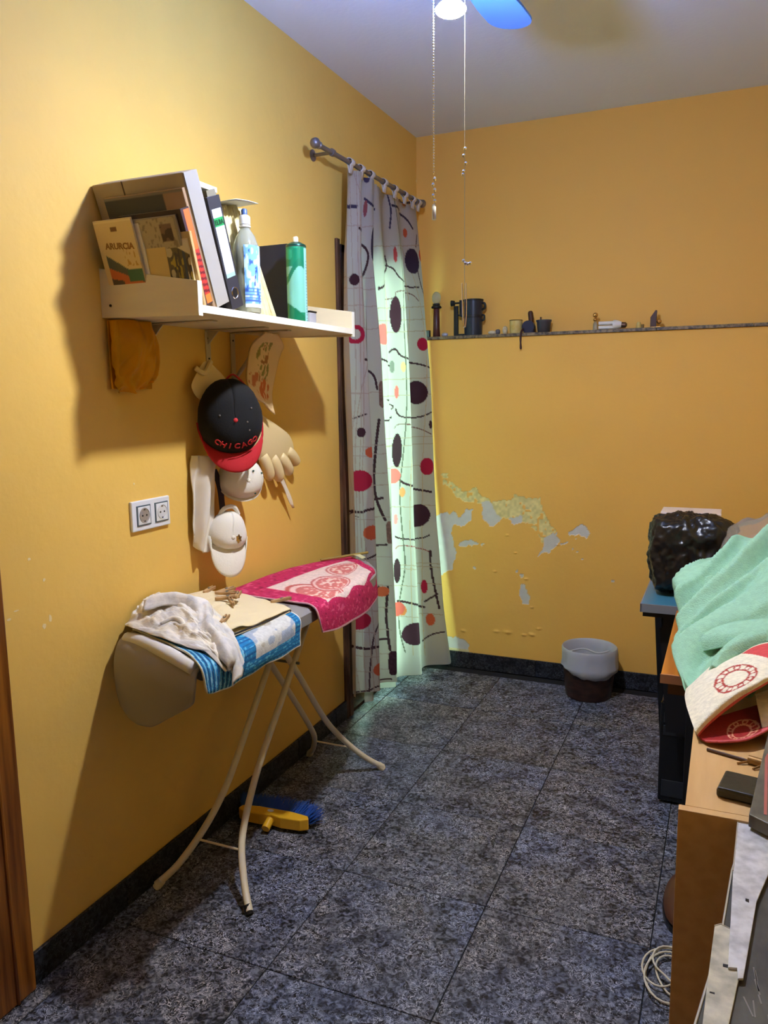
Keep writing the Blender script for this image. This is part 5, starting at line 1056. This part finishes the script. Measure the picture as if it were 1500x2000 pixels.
# sheet-metal plates leaning at the right
M_galv = mat('galvanised_steel', (214, 214, 214), .45, metal=.15, rgb2=(172, 172, 172), vscale=45, detail=8, bump=.2, bscale=60)
M_dirty = mat('scuffed_dark_steel', (88, 86, 76), .55, metal=.2, rgb2=(62, 60, 56), vscale=14, detail=8, stretch=(2, 1, .8), bump=.3, bscale=40)
def onz(px, py, z): d = FW*1550.79 + RT*(px-750) + UP*(1000-py); t = (z-O_[2])/d[2]; p = O_+d*t; return (p[0], p[1])
ck = thing('wooden_crate', 'low wooden crate under the metal sheets beside the table', 'crate', (1.78, .85, 0))
M_crate = mat('rough_crate_wood', (150, 112, 70), .7, rgb2=(112, 80, 48), vscale=12, stretch=(1, 8, 8))
for z in (.02, .20, .38, .56):
    for a_, b_ in (((1.585, .40, z), (2.05, .415, z+.14)), ((1.585, 1.285, z), (2.05, 1.30, z+.14)), ((1.585, .415, z), (1.60, 1.285, z+.14)), ((2.035, .415, z), (2.05, 1.285, z+.14))): obj('slat', G().box(a_, b_), M_crate, ck, bevel=.001, seg=1)
for x in (1.60, 2.015):
    for y in (.415, 1.265): obj('post', G().box((x, y, 0), (x+.02, y+.02, .715)), M_crate, ck)
obj('lid', G().box((1.585, .40, .715), (2.05, 1.30, .735)), M_crate, ck, bevel=.001)
ms = thing('steel_sheet', 'scuffed dark steel sheet lying flat at the right edge of the view', 'metal sheet', (1.7, 1.0, .736))
o = [onz(*q, .738) for q in ((1463, 1600), (1430, 1700), (1410, 1820), (1388, 1900), (1355, 2010), (1340, 2090), (1330, 2200))]
o += [(2.0, o[-1][1]), (2.0, 1.305), (o[0][0]+.01, 1.305)]
obj('sheet', G().prism(o, lambda p, q, t_: (p, q, t_), .7355, .7385), M_dirty, ms, bevel=.0006)
e = [onz(*q, .739) for q in ((1463, 1600), (1430, 1700), (1410, 1820), (1388, 1900), (1355, 2010))]
obj('folded_edge', G().tube([(x, y, .7395) for x, y in e], .0016, 6), mat('bright_cut_edge', (190, 184, 170), .4, metal=.3), ms)
random.seed(11)
for k in range(9):
    px, py = random.uniform(1446, 1500), random.uniform(1760, 1990); l = random.uniform(15, 50); a = random.uniform(-.5, .1)
    q = [onz(px, py, .7388), onz(px+3, py, .7388), onz(px+3-a*l, py+l, .7388), onz(px-a*l, py+l, .7388)]
    obj('scratch', G().prism(q, lambda p, q_, t_: (p, q_, t_), .7384, .7388), mat('pale_scratch', (128, 122, 114), .6), ms)
def plate(name, label, outline, z, th, m, holes):
    o = [onz(a, b, z+th) for a, b in outline]; cx, cy = np.mean(o, 0); t = thing(name, label, 'metal plate', (cx, cy, z))
    obj('plate', G().prism(o, lambda p, q, t_: (p, q, z+t_), 0, th), m, t, bevel=.0006)
    obj('edge', G().tube([(a, b, z+th) for a, b in o[-3:]+o[:1]], .0010, 6), mat('bright_cut_edge', (190, 184, 170), .4, metal=.3), t)
    for (a, b, c_, d_) in holes:
        q = [onz(a, b, z+th), onz(c_, b+2, z+th), onz(c_, d_+3, z+th), onz(a, d_, z+th)]; obj('slot', G().prism(q, lambda p, q_, t_: (p, q_, z+th+t_), .0, .0006), M_black, t)
    return t
plate('galvanised_plate', 'yellowish galvanised plate with a small slot, lower of the two', [(1440, 1850), (1450, 1890), (1440, 1925), (1424, 2000), (1400, 2130), (1345, 2120), (1372, 2000), (1384, 1900), (1396, 1808), (1408, 1805), (1428, 1815)], .739, .003, mat('galvanised_steel_yellowed', (206, 200, 176), .5, metal=.15, rgb2=(164, 160, 142), vscale=45, detail=8, bump=.2, bscale=60), [(1412, 1883, 1424, 1888), (1386, 1937, 1396, 1939)])
plate('galvanised_plate', 'bright grey galvanised plate with a notched foot, upper of the two', [(1530, 1640), (1504, 1700), (1478, 1760), (1466, 1830), (1452, 1911), (1441, 1911), (1440, 1890), (1422, 1889), (1427, 1800), (1432, 1700), (1441, 1606), (1530, 1624)], .7425, .003, M_galv, [(1456, 1755, 1463, 1760)])
t = thing('dark_metal_plate', 'thick dark metal slab lying on the beech table at the right edge', 'metal plate', (1.62, 1.5, .751))
o = [onz(a, b, .772) for a, b in ((1463, 1590), (1500, 1608), (1560, 1630), (1600, 1500), (1560, 1420), (1503, 1420))]
obj('slab', G().prism(o, lambda p, q, t_: (p, q, t_), .7505, .772), mat('olive_grey_steel', (112, 108, 92), .5, metal=.2, rgb2=(84, 80, 70), vscale=18, detail=8, stretch=(2, 1, .8)), t, bevel=.0015)
o = [onz(a, b, .7725) for a, b in ((1494, 1480), (1492, 1590), (1498, 1592), (1500, 1470))]
obj('red_strip', G().prism(o, lambda p, q, t_: (p, q, t_), .7718, .7726), mat('faded_red', (170, 96, 84), .6), t)
# cable coil and slipper on the floor
cc_ = thing('cable_coil', 'loose coil of white cable on the floor beside the beech table', 'cable', (1.44, 1.90, 0))
M_cab = mat('white_cable', (214, 206, 184), .5); g = G(); random.seed(5)
pts = []
for i in range(150):
    a = i/150*2*PI*5.3; r = .052+.018*math.sin(i*.13)+.01*math.sin(i*.37); pts.append((1.452+r*math.cos(a)+.006*math.sin(i*.05), 1.905+r*1.45*math.sin(a), .006+.018*(i/150)+.004*math.sin(i*.21)))
obj('cable', G().tube(pts, .0024, 7), M_cab, cc_, smooth=True)
sp = thing('brown_slipper', 'brown slipper toe peeking out beside the beech table', 'slipper', (1.46, 2.2, 0))
g = G().ball((0, 0, 0), (.048, .13, .04), 24, 14); g.v = [(1.462+a, 2.20+b, max(.014, .022+c*(1 if c > 0 else .2))) for a, b, c in g.v]
obj('upper', g, mat('brown_leather', (80, 46, 28), .5), sp, smooth=True); obj('sole', G().prism([(1.462+.050*math.cos(a), 2.20+.134*math.sin(a)) for a in np.linspace(0, 2*PI, 24, endpoint=False)], lambda p, q, t_: (p, q, t_), .0005, .014), M_black, sp)
